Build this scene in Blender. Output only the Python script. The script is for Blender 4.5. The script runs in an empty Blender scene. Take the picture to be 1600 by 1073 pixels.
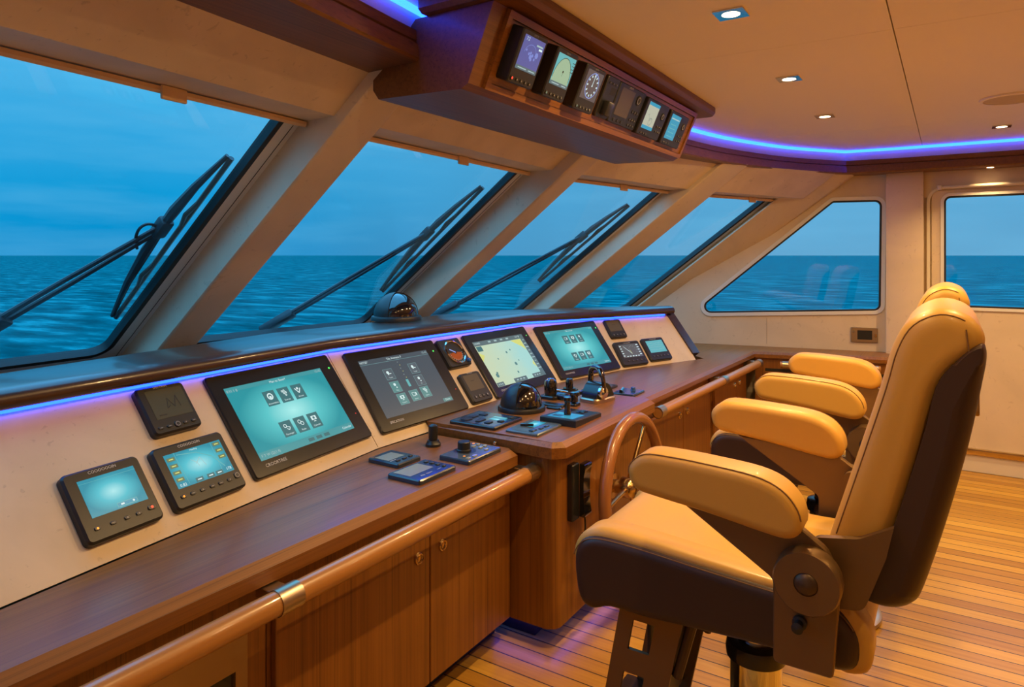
import bpy, bmesh, math, random
from mathutils import Vector, Matrix
random.seed(7)
V3 = Vector
PI = math.pi
scene = bpy.context.scene
COL = scene.collection

# ------------------------------------------------------------------ survey of the place (metres, eye at the origin, X to starboard, Y to the bow)
EYE = 1.6
F_PX = 1067.0
TH = math.atan(684 / F_PX)
CT, ST = math.cos(TH), math.sin(TH)


def ray(px, py):
    r = (px - 800) / F_PX
    return V3((CT + ST * r, ST - CT * r, (399 - py) / F_PX))


def on_x(px, py, x):
    d = ray(px, py); t = x / d.x
    return V3((x, t * d.y, EYE + t * d.z))


def on_y(px, py, y):
    d = ray(px, py); t = y / d.y
    return V3((t * d.x, y, EYE + t * d.z))


def on_z(px, py, z):
    d = ray(px, py); t = (z - EYE) / d.z
    return V3((t * d.x, t * d.y, z))


def on_plane(px, py, o, n):
    d = ray(px, py); e = V3((0, 0, EYE))
    t = (o - e).dot(n) / d.dot(n)
    return e + d * t


# ------------------------------------------------------------------ materials
MATS = {}


def nodes_of(name):
    m = bpy.data.materials.new(name); m.use_nodes = True
    nt = m.node_tree
    b = nt.nodes['Principled BSDF']
    MATS[name] = m
    return m, nt, b


def plain(name, col, rough=0.5, metal=0.0, coat=0.0, spec=0.5, bump=None):
    m, nt, b = nodes_of(name)
    b.inputs['Base Color'].default_value = (*col, 1)
    b.inputs['Roughness'].default_value = rough
    b.inputs['Metallic'].default_value = metal
    b.inputs['Coat Weight'].default_value = coat
    b.inputs['Coat Roughness'].default_value = 0.08
    b.inputs['Specular IOR Level'].default_value = spec
    if bump:
        sc, st = bump
        tc = nt.nodes.new('ShaderNodeTexCoord'); n = nt.nodes.new('ShaderNodeTexNoise'); bp = nt.nodes.new('ShaderNodeBump')
        n.inputs['Scale'].default_value = sc; n.inputs['Detail'].default_value = 3
        bp.inputs['Strength'].default_value = st; bp.inputs['Distance'].default_value = 0.002
        nt.links.new(tc.outputs['Object'], n.inputs['Vector']); nt.links.new(n.outputs['Fac'], bp.inputs['Height'])
        nt.links.new(bp.outputs['Normal'], b.inputs['Normal'])
    return m


def emis(name, col, strength):
    m, nt, b = nodes_of(name)
    b.inputs['Base Color'].default_value = (0.01, 0.01, 0.01, 1)
    b.inputs['Roughness'].default_value = 0.25
    b.inputs['Emission Color'].default_value = (*col, 1)
    b.inputs['Emission Strength'].default_value = strength
    return m


def ramp(nt, stops):
    r = nt.nodes.new('ShaderNodeValToRGB'); el = r.color_ramp.elements
    el[0].position, el[0].color = stops[0][0], (*stops[0][1], 1)
    el[1].position, el[1].color = stops[-1][0], (*stops[-1][1], 1)
    for p, c in stops[1:-1]:
        e = el.new(p); e.color = (*c, 1)
    return r


def wood(name, axis, dark, mid, light, rough=0.40, coat=0.16, across=70.0, planks=None):
    m, nt, b = nodes_of(name); L = nt.links
    tc = nt.nodes.new('ShaderNodeTexCoord')
    mp = nt.nodes.new('ShaderNodeMapping')
    sc = [across, across, across]; sc['xyz'.index(axis)] = 1.1
    mp.inputs['Scale'].default_value = sc
    n1 = nt.nodes.new('ShaderNodeTexNoise'); n1.inputs['Scale'].default_value = 1.0; n1.inputs['Detail'].default_value = 4; n1.inputs['Roughness'].default_value = 0.55
    mp2 = nt.nodes.new('ShaderNodeMapping'); sc2 = [s * 5 for s in sc]; sc2['xyz'.index(axis)] = 3.0
    mp2.inputs['Scale'].default_value = sc2
    n2 = nt.nodes.new('ShaderNodeTexNoise'); n2.inputs['Scale'].default_value = 1.0; n2.inputs['Detail'].default_value = 2
    L.new(tc.outputs['Object'], mp.inputs['Vector']); L.new(tc.outputs['Object'], mp2.inputs['Vector'])
    L.new(mp.outputs['Vector'], n1.inputs['Vector']); L.new(mp2.outputs['Vector'], n2.inputs['Vector'])
    mx = nt.nodes.new('ShaderNodeMix'); mx.data_type = 'FLOAT'; mx.inputs[0].default_value = 0.35
    L.new(n1.outputs['Fac'], mx.inputs[2]); L.new(n2.outputs['Fac'], mx.inputs[3])
    rp = ramp(nt, [(0.28, dark), (0.5, mid), (0.74, light)])
    L.new(mx.outputs[0], rp.inputs['Fac'])
    # thin dark pore lines along the grain
    mp3 = nt.nodes.new('ShaderNodeMapping'); sc3 = [s * 2.2 for s in sc]; sc3['xyz'.index(axis)] = 0.8
    mp3.inputs['Scale'].default_value = sc3; mp3.inputs['Location'].default_value = (3.1, 1.7, 5.3)
    n3 = nt.nodes.new('ShaderNodeTexNoise'); n3.inputs['Scale'].default_value = 1.0; n3.inputs['Detail'].default_value = 1
    L.new(tc.outputs['Object'], mp3.inputs['Vector']); L.new(mp3.outputs['Vector'], n3.inputs['Vector'])
    r3 = ramp(nt, [(0.60, (0, 0, 0)), (0.72, (0.55, 0.55, 0.55))]); L.new(n3.outputs['Fac'], r3.inputs['Fac'])
    dk = nt.nodes.new('ShaderNodeMix'); dk.data_type = 'RGBA'; L.new(r3.outputs['Color'], dk.inputs[0]); L.new(rp.outputs['Color'], dk.inputs[6]); dk.inputs[7].default_value = (*[c * 0.55 for c in dark], 1)
    L.new(dk.outputs[2], b.inputs['Base Color'])
    b.inputs['Roughness'].default_value = rough
    b.inputs['Coat Weight'].default_value = coat; b.inputs['Coat Roughness'].default_value = 0.12
    bp = nt.nodes.new('ShaderNodeBump'); bp.inputs['Strength'].default_value = 0.08; bp.inputs['Distance'].default_value = 0.001
    L.new(n2.outputs['Fac'], bp.inputs['Height']); L.new(bp.outputs['Normal'], b.inputs['Normal'])
    return m


TK = ((0.140, 0.047, 0.007), (0.225, 0.082, 0.012), (0.285, 0.110, 0.018))
wood('teak_x', 'x', *TK)
wood('teak_y', 'y', *TK)
wood('teak_z', 'z', *TK)
TD = ((0.11, 0.039, 0.010), (0.165, 0.061, 0.016), (0.21, 0.082, 0.022))
wood('teak_dark_x', 'x', *TD, rough=0.42, coat=0.12)
wood('mahogany_x', 'x', (0.03, 0.012, 0.009), (0.045, 0.018, 0.013), (0.06, 0.024, 0.017), rough=0.34, coat=0.5, across=30)
plain('rail_teak', (0.42, 0.19, 0.05), 0.3, 0, 0.4)
plain('wheel_teak', (0.30, 0.115, 0.036), 0.26, 0, 0.5)


def deck():
    m, nt, b = nodes_of('teak_deck'); L = nt.links
    tc = nt.nodes.new('ShaderNodeTexCoord'); sep = nt.nodes.new('ShaderNodeSeparateXYZ')
    L.new(tc.outputs['Object'], sep.inputs[0])
    W = 0.079

    def math_(op, a, c=None):
        n = nt.nodes.new('ShaderNodeMath'); n.operation = op
        for i, q in enumerate((a, c)):
            if q is None: continue
            if isinstance(q, (int, float)): n.inputs[i].default_value = q
            else: L.new(q, n.inputs[i])
        return n.outputs[0]
    idx = math_('FLOOR', math_('DIVIDE', sep.outputs['X'], W))
    fr = math_('FRACT', math_('DIVIDE', sep.outputs['X'], W))
    seam = math_('LESS_THAN', fr, 0.066)
    wn = nt.nodes.new('ShaderNodeTexWhiteNoise'); wn.noise_dimensions = '1D'; L.new(idx, wn.inputs['W'])
    # butt joints: each strip cut at its own offset
    yy = math_('DIVIDE', math_('ADD', sep.outputs['Y'], math_('MULTIPLY', wn.outputs['Value'], 19.0)), 9.0)
    butt = math_('LESS_THAN', math_('FRACT', yy), 0.0004)
    seam2 = math_('MAXIMUM', seam, butt)
    mp = nt.nodes.new('ShaderNodeMapping'); mp.inputs['Scale'].default_value = (60, 1.6, 60)
    n1 = nt.nodes.new('ShaderNodeTexNoise'); n1.inputs['Scale'].default_value = 1; n1.inputs['Detail'].default_value = 4
    L.new(tc.outputs['Object'], mp.inputs['Vector']); L.new(mp.outputs['Vector'], n1.inputs['Vector'])
    wn2 = nt.nodes.new('ShaderNodeTexWhiteNoise'); wn2.noise_dimensions = '2D'
    cmb = nt.nodes.new('ShaderNodeCombineXYZ'); L.new(idx, cmb.inputs[0]); L.new(math_('FLOOR', yy), cmb.inputs[1])
    L.new(cmb.outputs[0], wn2.inputs['Vector'])
    f = math_('ADD', math_('MULTIPLY', n1.outputs['Fac'], 0.6), math_('MULTIPLY', wn2.outputs['Value'], 0.4))
    rp = ramp(nt, [(0.28, (0.34, 0.160, 0.018)), (0.5, (0.46, 0.240, 0.028)), (0.72, (0.56, 0.315, 0.042))])
    L.new(f, rp.inputs['Fac'])
    mx = nt.nodes.new('ShaderNodeMix'); mx.data_type = 'RGBA'
    L.new(seam2, mx.inputs[0]); L.new(rp.outputs['Color'], mx.inputs[6]); mx.inputs[7].default_value = (0.02, 0.014, 0.01, 1)
    L.new(mx.outputs[2], b.inputs['Base Color'])
    b.inputs['Roughness'].default_value = 0.36
    b.inputs['Coat Weight'].default_value = 0.06; b.inputs['Coat Roughness'].default_value = 0.2; b.inputs['Specular IOR Level'].default_value = 0.35


deck()


def stone(name, base, vein, speck, rough=0.45, scale=7.0):
    m, nt, b = nodes_of(name); L = nt.links
    tc = nt.nodes.new('ShaderNodeTexCoord')
    n1 = nt.nodes.new('ShaderNodeTexNoise'); n1.inputs['Scale'].default_value = scale * 0.5; n1.inputs['Detail'].default_value = 5; n1.inputs['Distortion'].default_value = 0.8
    n2 = nt.nodes.new('ShaderNodeTexNoise'); n2.inputs['Scale'].default_value = scale * 3.4; n2.inputs['Detail'].default_value = 6; n2.inputs['Distortion'].default_value = 1.8
    L.new(tc.outputs['Object'], n1.inputs['Vector']); L.new(tc.outputs['Object'], n2.inputs['Vector'])
    r1 = ramp(nt, [(0.35, vein), (0.6, base)]); L.new(n1.outputs['Fac'], r1.inputs['Fac'])
    r2 = ramp(nt, [(0.64, (0, 0, 0)), (0.70, (1, 1, 1))]); L.new(n2.outputs['Fac'], r2.inputs['Fac'])
    mx = nt.nodes.new('ShaderNodeMix'); mx.data_type = 'RGBA'
    s = nt.nodes.new('ShaderNodeMath'); s.operation = 'MULTIPLY'; s.inputs[1].default_value = 0.4
    L.new(r2.outputs['Color'], s.inputs[0]); L.new(s.outputs[0], mx.inputs[0])
    L.new(r1.outputs['Color'], mx.inputs[6]); mx.inputs[7].default_value = (*speck, 1)
    L.new(mx.outputs[2], b.inputs['Base Color']); b.inputs['Roughness'].default_value = rough
    return m


stone('limestone', (0.72, 0.58, 0.41), (0.64, 0.51, 0.35), (0.40, 0.31, 0.21), 0.5)
stone('limestone_wall', (0.70, 0.58, 0.43), (0.64, 0.53, 0.39), (0.46, 0.36, 0.25), 0.55, 5)
plain('cream_paint', (0.70, 0.64, 0.54), 0.5)
plain('ceiling_cream', (0.87, 0.79, 0.64), 0.55)
plain('ceiling_gap', (0.30, 0.22, 0.14), 0.8)
plain('blind_fabric', (0.72, 0.52, 0.32), 0.6)
plain('white_frame', (0.72, 0.72, 0.70), 0.38)
plain('rubber', (0.012, 0.014, 0.016), 0.5)
plain('wiper_black', (0.015, 0.02, 0.026), 0.4)
plain('black_plastic', (0.016, 0.016, 0.017), 0.38, 0, 0.0, 0.5)
plain('black_satin', (0.013, 0.014, 0.016), 0.25, 0, 0.2, 0.5)
plain('black_gloss', (0.006, 0.006, 0.007), 0.05, 0, 1.0, 0.6)
plain('dark_button', (0.028, 0.028, 0.03), 0.35)
plain('navy_panel', (0.02, 0.035, 0.065), 0.22, 0, 0.4)
plain('grey_panel', (0.10, 0.13, 0.15), 0.25, 0.3, 0.3)
plain('lcd_off', (0.10, 0.105, 0.075), 0.18, 0, 0.6)
plain('lcd_dark', (0.10, 0.078, 0.042), 0.35, 0, 0.05)
plain('lcd_pale', (0.30, 0.34, 0.29), 0.15, 0, 0.6)
plain('lcd_segments', (0.02, 0.02, 0.016), 0.4)
plain('print_white', (0.62, 0.62, 0.60), 0.5)
plain('print_grey', (0.30, 0.30, 0.30), 0.5)
plain('leather_tan', (0.60, 0.335, 0.058), 0.42, 0, 0.05, 0.45, (420, 0.10))
plain('leather_brown', (0.048, 0.024, 0.014), 0.42, 0, 0.05, 0.45, (420, 0.12))
plain('stitching', (0.20, 0.10, 0.026), 0.7)
plain('stitching_dark', (0.03, 0.016, 0.010), 0.7)
plain('bronze', (0.20, 0.122, 0.05), 0.4, 0.6)
plain('bronze_dark', (0.09, 0.06, 0.036), 0.4, 0.6)
plain('brass', (0.60, 0.43, 0.20), 0.2, 1.0)
plain('brushed_bronze', (0.42, 0.30, 0.17), 0.42, 1.0)
plain('chrome', (0.72, 0.70, 0.66), 0.07, 1.0)
plain('dark_chrome', (0.18, 0.15, 0.13), 0.12, 1.0)
plain('satin_steel', (0.50, 0.42, 0.31), 0.35, 1.0)
plain('speaker_cloth', (0.55, 0.46, 0.34), 0.8)
plain('blue_cap', (0.03, 0.10, 0.32), 0.25)
plain('amber_glass', (0.42, 0.10, 0.02), 0.2, 0, 0.5)
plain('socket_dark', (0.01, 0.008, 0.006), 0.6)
emis('lamp_lens', (1.0, 0.72, 0.42), 14)
emis('led_blue', (0.006, 0.042, 1.0), 10.5)
emis('led_cove', (0.008, 0.055, 1.0), 13.0)
emis('scr_white', (0.80, 1.0, 1.0), 0.85)
emis('scr_pale', (0.60, 0.85, 0.85), 0.6)
emis('scr_tile', (0.055, 0.20, 0.22), 0.8)
emis('scr_tile_rim', (0.25, 0.50, 0.52), 0.7)
emis('scr_bar', (0.06, 0.38, 0.42), 0.8)
emis('scr_slate', (0.058, 0.082, 0.105), 1.0)
emis('scr_slate_bar', (0.085, 0.115, 0.14), 1.0)
emis('scr_teal_btn', (0.10, 0.28, 0.28), 0.9)
emis('scr_grey', (0.11, 0.17, 0.18), 0.9)
emis('scr_yellow', (0.78, 0.80, 0.22), 0.85)
emis('scr_darkdot', (0.10, 0.26, 0.26), 0.9)
emis('scr_green_btn', (0.13, 0.20, 0.11), 1.0)
emis('scr_indigo', (0.11, 0.12, 0.36), 0.9)
emis('scr_indigo_bright', (0.22, 0.28, 0.70), 0.9)
emis('scr_mint', (0.36, 0.52, 0.33), 0.9)
emis('scr_radar_bg', (0.12, 0.085, 0.075), 0.9)
emis('scr_blue_line', (0.30, 0.42, 0.90), 1.0)
emis('scr_ivory', (0.52, 0.52, 0.38), 0.9)
emis('scr_cyan', (0.03, 0.30, 0.45), 1.0)
emis('scr_gauge', (0.10, 0.10, 0.10), 1.0)
emis('scr_aqua', (0.13, 0.48, 0.50), 0.9)
emis('led_green', (0.08, 1.0, 0.10), 2.0)
emis('led_orange', (1.0, 0.25, 0.02), 2.0)
emis('led_red', (1.0, 0.06, 0.03), 1.5)
emis('led_dim', (0.30, 0.40, 0.26), 0.5)


def radial(name, c0, c1, c2, strength=0.9):
    m, nt, b = nodes_of(name); L = nt.links
    tc = nt.nodes.new('ShaderNodeTexCoord'); mp = nt.nodes.new('ShaderNodeMapping')
    mp.inputs['Location'].default_value = (-1.0, -1.0, 0); mp.inputs['Scale'].default_value = (2, 2, 0)
    ln = nt.nodes.new('ShaderNodeVectorMath'); ln.operation = 'LENGTH'
    L.new(tc.outputs['Generated'], mp.inputs['Vector']); L.new(mp.outputs['Vector'], ln.inputs[0])
    rp = ramp(nt, [(0.0, c0), (0.5, c1), (1.0, c2)]); L.new(ln.outputs['Value'], rp.inputs['Fac'])
    b.inputs['Base Color'].default_value = (0.01, 0.01, 0.01, 1); b.inputs['Roughness'].default_value = 0.2
    L.new(rp.outputs['Color'], b.inputs['Emission Color']); b.inputs['Emission Strength'].default_value = strength
    return m


radial('scr_teal', (0.40, 0.86, 0.84), (0.10, 0.56, 0.58), (0.02, 0.30, 0.35), 1.0)
radial('scr_sonar', (0.40, 0.80, 0.84), (0.08, 0.52, 0.62), (0.025, 0.28, 0.38), 1.0)


def chart_mat():
    m, nt, b = nodes_of('scr_chart'); L = nt.links
    tc = nt.nodes.new('ShaderNodeTexCoord'); n = nt.nodes.new('ShaderNodeTexNoise')
    sep = nt.nodes.new('ShaderNodeSeparateXYZ'); ad = nt.nodes.new('ShaderNodeMath'); ad.operation = 'MULTIPLY_ADD'
    n.inputs['Scale'].default_value = 3; n.inputs['Detail'].default_value = 3
    L.new(tc.outputs['Generated'], n.inputs['Vector']); L.new(tc.outputs['Generated'], sep.inputs[0])
    L.new(n.outputs['Fac'], ad.inputs[0]); ad.inputs[1].default_value = 0.35; L.new(sep.outputs['X'], ad.inputs[2])
    rp = ramp(nt, [(0.25, (0.56, 0.68, 0.46)), (0.62, (0.50, 0.70, 0.55)), (0.95, (0.38, 0.70, 0.66))])
    L.new(ad.outputs[0], rp.inputs['Fac'])
    b.inputs['Base Color'].default_value = (0.01, 0.01, 0.01, 1)
    L.new(rp.outputs['Color'], b.inputs['Emission Color']); b.inputs['Emission Strength'].default_value = 0.95


chart_mat()


def glass_mat():
    m = bpy.data.materials.new('window_glass'); m.use_nodes = True; nt = m.node_tree; nt.nodes.clear(); L = nt.links
    o = nt.nodes.new('ShaderNodeOutputMaterial'); mx = nt.nodes.new('ShaderNodeMixShader')
    t = nt.nodes.new('ShaderNodeBsdfTransparent'); g = nt.nodes.new('ShaderNodeBsdfGlossy'); lw = nt.nodes.new('ShaderNodeLayerWeight')
    t.inputs['Color'].default_value = (0.96, 0.985, 1.0, 1); g.inputs['Roughness'].default_value = 0.0
    lw.inputs['Blend'].default_value = 0.5
    p = nt.nodes.new('ShaderNodeMath'); p.operation = 'POWER'; p.inputs[1].default_value = 4.0; L.new(lw.outputs['Facing'], p.inputs[0])
    q = nt.nodes.new('ShaderNodeMath'); q.operation = 'MULTIPLY_ADD'; q.inputs[1].default_value = 0.5; q.inputs[2].default_value = 0.028; L.new(p.outputs[0], q.inputs[0])
    L.new(q.outputs[0], mx.inputs[0]); L.new(t.outputs[0], mx.inputs[1]); L.new(g.outputs[0], mx.inputs[2]); L.new(mx.outputs[0], o.inputs['Surface'])
    MATS['window_glass'] = m


glass_mat()


def sea_mat():
    m, nt, b = nodes_of('sea_water'); L = nt.links
    tc = nt.nodes.new('ShaderNodeTexCoord')
    mp = nt.nodes.new('ShaderNodeMapping'); mp.inputs['Rotation'].default_value = (0, 0, -TH); mp.inputs['Scale'].default_value = (0.5, 0.14, 1)
    n = nt.nodes.new('ShaderNodeTexNoise'); n.inputs['Scale'].default_value = 0.75; n.inputs['Detail'].default_value = 7; n.inputs['Roughness'].default_value = 0.62
    L.new(tc.outputs['Object'], mp.inputs['Vector']); L.new(mp.outputs['Vector'], n.inputs['Vector'])
    rp = ramp(nt, [(0.38, (0.0, 0.066, 0.074)), (0.52, (0.0, 0.115, 0.128)), (0.64, (0.012, 0.23, 0.24))])  # pale stop paints wave glints into the water's base colour
    L.new(n.outputs['Fac'], rp.inputs['Fac']); L.new(rp.outputs['Color'], b.inputs['Base Color'])
    b.inputs['Roughness'].default_value = 0.6; b.inputs['Specular IOR Level'].default_value = 0.0
    bp = nt.nodes.new('ShaderNodeBump'); bp.inputs['Strength'].default_value = 0.5; bp.inputs['Distance'].default_value = 0.5
    L.new(n.outputs['Fac'], bp.inputs['Height']); L.new(bp.outputs['Normal'], b.inputs['Normal'])


sea_mat()


# ------------------------------------------------------------------ mesh builder
class MB:
    def __init__(s):
        s.bm = bmesh.new(); s.mats = []

    def mi(s, mat):
        if mat not in s.mats: s.mats.append(mat)
        return s.mats.index(mat)

    def face(s, vs, mat):
        try:
            f = s.bm.faces.new(vs); f.material_index = s.mi(mat); return f
        except ValueError:
            return None

    def box(s, c, size, mat, M=None, bev=0.0, seg=2):
        T = Matrix.Translation(V3(c)) @ Matrix.Diagonal((size[0], size[1], size[2], 1))
        if M is not None: T = M @ T
        r = bmesh.ops.create_cube(s.bm, size=1.0, matrix=T)
        fs = {f for v in r['verts'] for f in v.link_faces}
        k = s.mi(mat)
        for f in fs: f.material_index = k
        if bev > 0:
            es = list({e for f in fs for e in f.edges})
            bmesh.ops.bevel(s.bm, geom=es, offset=bev, segments=seg, profile=0.5, affect='EDGES', clamp_overlap=True, material=k)
        return s

    def quad(s, pts, mat):
        s.face([s.bm.verts.new(V3(p)) for p in pts], mat); return s

    def prism(s, pts, vec, mat, capmat=None):
        vec = V3(vec)
        a = [s.bm.verts.new(V3(p)) for p in pts]; b = [s.bm.verts.new(V3(p) + vec) for p in pts]
        n = len(a)
        s.face(a[::-1], capmat or mat); s.face(b, capmat or mat)
        for i in range(n): s.face([a[i], a[(i + 1) % n], b[(i + 1) % n], b[i]], mat)
        return s

    def loft(s, rings, mat, cap=True, closed=True, capmat=None, loop=False):
        R = [[s.bm.verts.new(V3(p)) for p in r] for r in rings]
        n = len(R[0]); m = len(R)
        for k in range(m if loop else m - 1):
            A, B = R[k], R[(k + 1) % m]
            mm = mat(k) if callable(mat) else mat
            for i in range(n if closed else n - 1):
                s.face([A[i], A[(i + 1) % n], B[(i + 1) % n], B[i]], mm)
        if cap and not loop:
            s.face(R[0][::-1], capmat or (mat(0) if callable(mat) else mat)); s.face(R[-1], capmat or (mat(m - 2) if callable(mat) else mat))
        return s

    def tube(s, path, r, mat, n=10, closed=False, cap=True):
        P = [V3(p) for p in path]; m = len(P); rings = []
        up = None
        for i in range(m):
            if closed: t = (P[(i + 1) % m] - P[i - 1]).normalized()
            else: t = (P[min(i + 1, m - 1)] - P[max(i - 1, 0)]).normalized()
            if up is None:
                up = V3((0, 0, 1)) if abs(t.z) < 0.9 else V3((1, 0, 0))
            u = (up - t * up.dot(t)).normalized(); w = t.cross(u); up = u
            rr = r[i] if isinstance(r, (list, tuple)) else r
            rings.append([P[i] + (u * math.cos(2 * PI * k / n) + w * math.sin(2 * PI * k / n)) * rr for k in range(n)])
        return s.loft(rings, mat, cap=cap, loop=closed)

    def lathe(s, prof, mat, M=None, n=32, a0=0.0, a1=2 * PI):
        full = abs(a1 - a0 - 2 * PI) < 1e-6
        rings = []
        for k in range(n if full else n + 1):
            a = a0 + (a1 - a0) * k / n
            ring = [V3((r * math.cos(a), r * math.sin(a), z)) for r, z in prof]
            rings.append([M @ p for p in ring] if M is not None else ring)
        R = []
        for ring, _ in zip(rings, range(len(rings))): R.append(ring)
        s.loft(R, mat, cap=False, closed=False, loop=full)
        bmesh.ops.remove_doubles(s.bm, verts=s.bm.verts[:], dist=1e-6)
        return s

    def text(s, body, size, M, mat, align='CENTER', squash=1.0):
        cu = bpy.data.curves.new('lettering', 'FONT'); cu.body = body; cu.size = size; cu.align_x = align; cu.align_y = 'CENTER'; cu.resolution_u = 2
        ob = bpy.data.objects.new('lettering', cu); COL.objects.link(ob)
        dg = bpy.context.evaluated_depsgraph_get()
        me = bpy.data.meshes.new_from_object(ob.evaluated_get(dg))
        me.transform(M @ Matrix.Diagonal((squash, 1, 1, 1)))
        before = len(s.bm.faces)
        s.bm.from_mesh(me); s.bm.faces.ensure_lookup_table(); k = s.mi(mat)
        for f in s.bm.faces[before:]: f.material_index = k
        bpy.data.objects.remove(ob); bpy.data.curves.remove(cu); bpy.data.meshes.remove(me)
        return s

    def build(s, name, parent=None, smooth=35, recalc=True):
        if recalc: bmesh.ops.recalc_face_normals(s.bm, faces=s.bm.faces[:])
        me = bpy.data.meshes.new(name); s.bm.to_mesh(me); s.bm.free()
        for k in s.mats: me.materials.append(MATS[k])
        if smooth:
            for p in me.polygons: p.use_smooth = True
            me.set_sharp_from_angle(angle=math.radians(smooth))
        o = bpy.data.objects.new(name, me); COL.objects.link(o)
        if parent is not None: o.parent = parent
        return o


def tag(o, label, cat, group=None):
    o['label'] = label; o['category'] = cat
    if group: o['group'] = group
    return o


def struct(o, label=None):
    o['kind'] = 'structure'
    if label: o['label'] = label
    return o


def empty(name, M=None, loc=(0, 0, 0)):
    o = bpy.data.objects.new(name, None); COL.objects.link(o); o.empty_display_size = 0.05
    if M is not None:
        l, q, _ = M.decompose(); o.location = l; o.rotation_euler = q.to_euler()
    else:
        o.location = loc
    return o


def thing(name, label, cat, M=None, loc=(0, 0, 0), group=None):
    return tag(empty(name, M, loc), label, cat, group)


def frame_matrix(o, x, y, z):
    return Matrix(((x[0], y[0], z[0], o[0]), (x[1], y[1], z[1], o[1]), (x[2], y[2], z[2], o[2]), (0, 0, 0, 1)))


def round_poly(pts, rad, seg=6):
    """2-D polygon with rounded corners; rad is one radius or one per corner"""
    n = len(pts); out = []
    for i in range(n):
        p0, p, p1 = (V3((*pts[j % n], 0)) for j in (i - 1, i, i + 1))
        r = rad[i] if isinstance(rad, (list, tuple)) else rad
        a, b = (p0 - p), (p1 - p); la, lb = a.length, b.length; a.normalize(); b.normalize()
        ang = math.acos(max(-1, min(1, a.dot(b))))
        if r <= 0 or ang > PI - 0.02:
            out.append((p.x, p.y)); continue
        d = min(r / math.tan(ang / 2), la * 0.48, lb * 0.48); rr = d * math.tan(ang / 2)
        c = p + (a + b).normalized() * (rr / math.sin(ang / 2))
        s0, s1 = p + a * d - c, p + b * d - c
        t = s0.angle(s1)
        for k in range(seg + 1):
            f = k / seg
            q = (s0 * math.sin((1 - f) * t) + s1 * math.sin(f * t)) / math.sin(t) if t > 1e-4 else s0
            out.append((c.x + q.x, c.y + q.y))
    return out


def inset(pts, d):
    """offset a closed 2-D polygon inwards by d (negative: outwards)"""
    n = len(pts); area = sum(pts[i][0] * pts[(i + 1) % n][1] - pts[(i + 1) % n][0] * pts[i][1] for i in range(n))
    sg = 1 if area > 0 else -1; out = []
    for i in range(n):
        p0, p, p1 = V3((*pts[i - 1], 0)), V3((*pts[i], 0)), V3((*pts[(i + 1) % n], 0))
        e0, e1 = (p - p0), (p1 - p)
        if e0.length < 1e-9: e0 = e1
        if e1.length < 1e-9: e1 = e0
        n0 = V3((-e0.y, e0.x, 0)).normalized() * sg; n1 = V3((-e1.y, e1.x, 0)).normalized() * sg
        m = n0 + n1
        m = m.normalized() if m.length > 1e-6 else n0
        k = 1 / max(0.45, m.dot(n0))
        out.append((p.x + m.x * d * k, p.y + m.y * d * k))
    return out


def spline(pts, n=6, closed=True):
    P = [V3((*p, 0)) if len(p) == 2 else V3(p) for p in pts]; m = len(P); out = []
    rng = range(m) if closed else range(m - 1)
    for i in rng:
        g = (lambda j: P[j % m]) if closed else (lambda j: P[max(0, min(m - 1, j))])
        p0, p1, p2, p3 = g(i - 1), g(i), g(i + 1), g(i + 2)
        for k in range(n):
            t = k / n
            out.append(0.5 * ((2 * p1) + (p2 - p0) * t + (2 * p0 - 5 * p1 + 4 * p2 - p3) * t * t + (3 * p1 - p0 - 3 * p2 + p3) * t ** 3))
    if not closed: out.append(P[-1])
    return [(q.x, q.y) for q in out] if len(pts[0]) == 2 else out


def ring_mesh(mb, outer, inner, fn, p0, p1, mat, innermat=None):
    """flat ring between two loops (same count) given as 2-D points, mapped by fn(a,b,p), from depth p0 to p1"""
    mb.loft([[fn(*q, p0) for q in outer], [fn(*q, p1) for q in outer], [fn(*q, p1) for q in inner], [fn(*q, p0) for q in inner]], mat, cap=False, loop=True)


# ------------------------------------------------------------------ the windscreen: nodes along the glass top, rake direction, facets
RAKE = V3((0, -0.793, 0.609))
NODE = [V3((-0.70, 1.82, 2.10)), V3((1.82, 2.09, 2.097)), V3((3.52, 2.134, 2.085)), V3((4.93, 1.742, 2.065)), V3((5.95, 1.168, 2.05))]
S_BOT = -1.56


class Facet:
    def __init__(s, i):
        s.o = NODE[i]; d = NODE[i + 1] - NODE[i]; s.len = d.length; s.a = d.normalized()
        n = s.a.cross(RAKE); s.n = n.normalized()
        if s.n.z > 0: s.n = -s.n
        s.nh = V3((s.a.y, -s.a.x, 0)).normalized()     # level, towards the cabin

    def P(s, t, u, p=0.0):
        return s.o + s.a * t + RAKE * u + s.n * p

    def tu(s, px, py, p=0.0):
        q = on_plane(px, py, s.o + s.n * p, s.n) - s.o - s.n * p
        a, v = s.a, RAKE; av = a.dot(v); den = 1 - av * av
        qa, qv = q.dot(a), q.dot(v)
        return (qa - av * qv) / den, (qv - av * qa) / den


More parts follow.
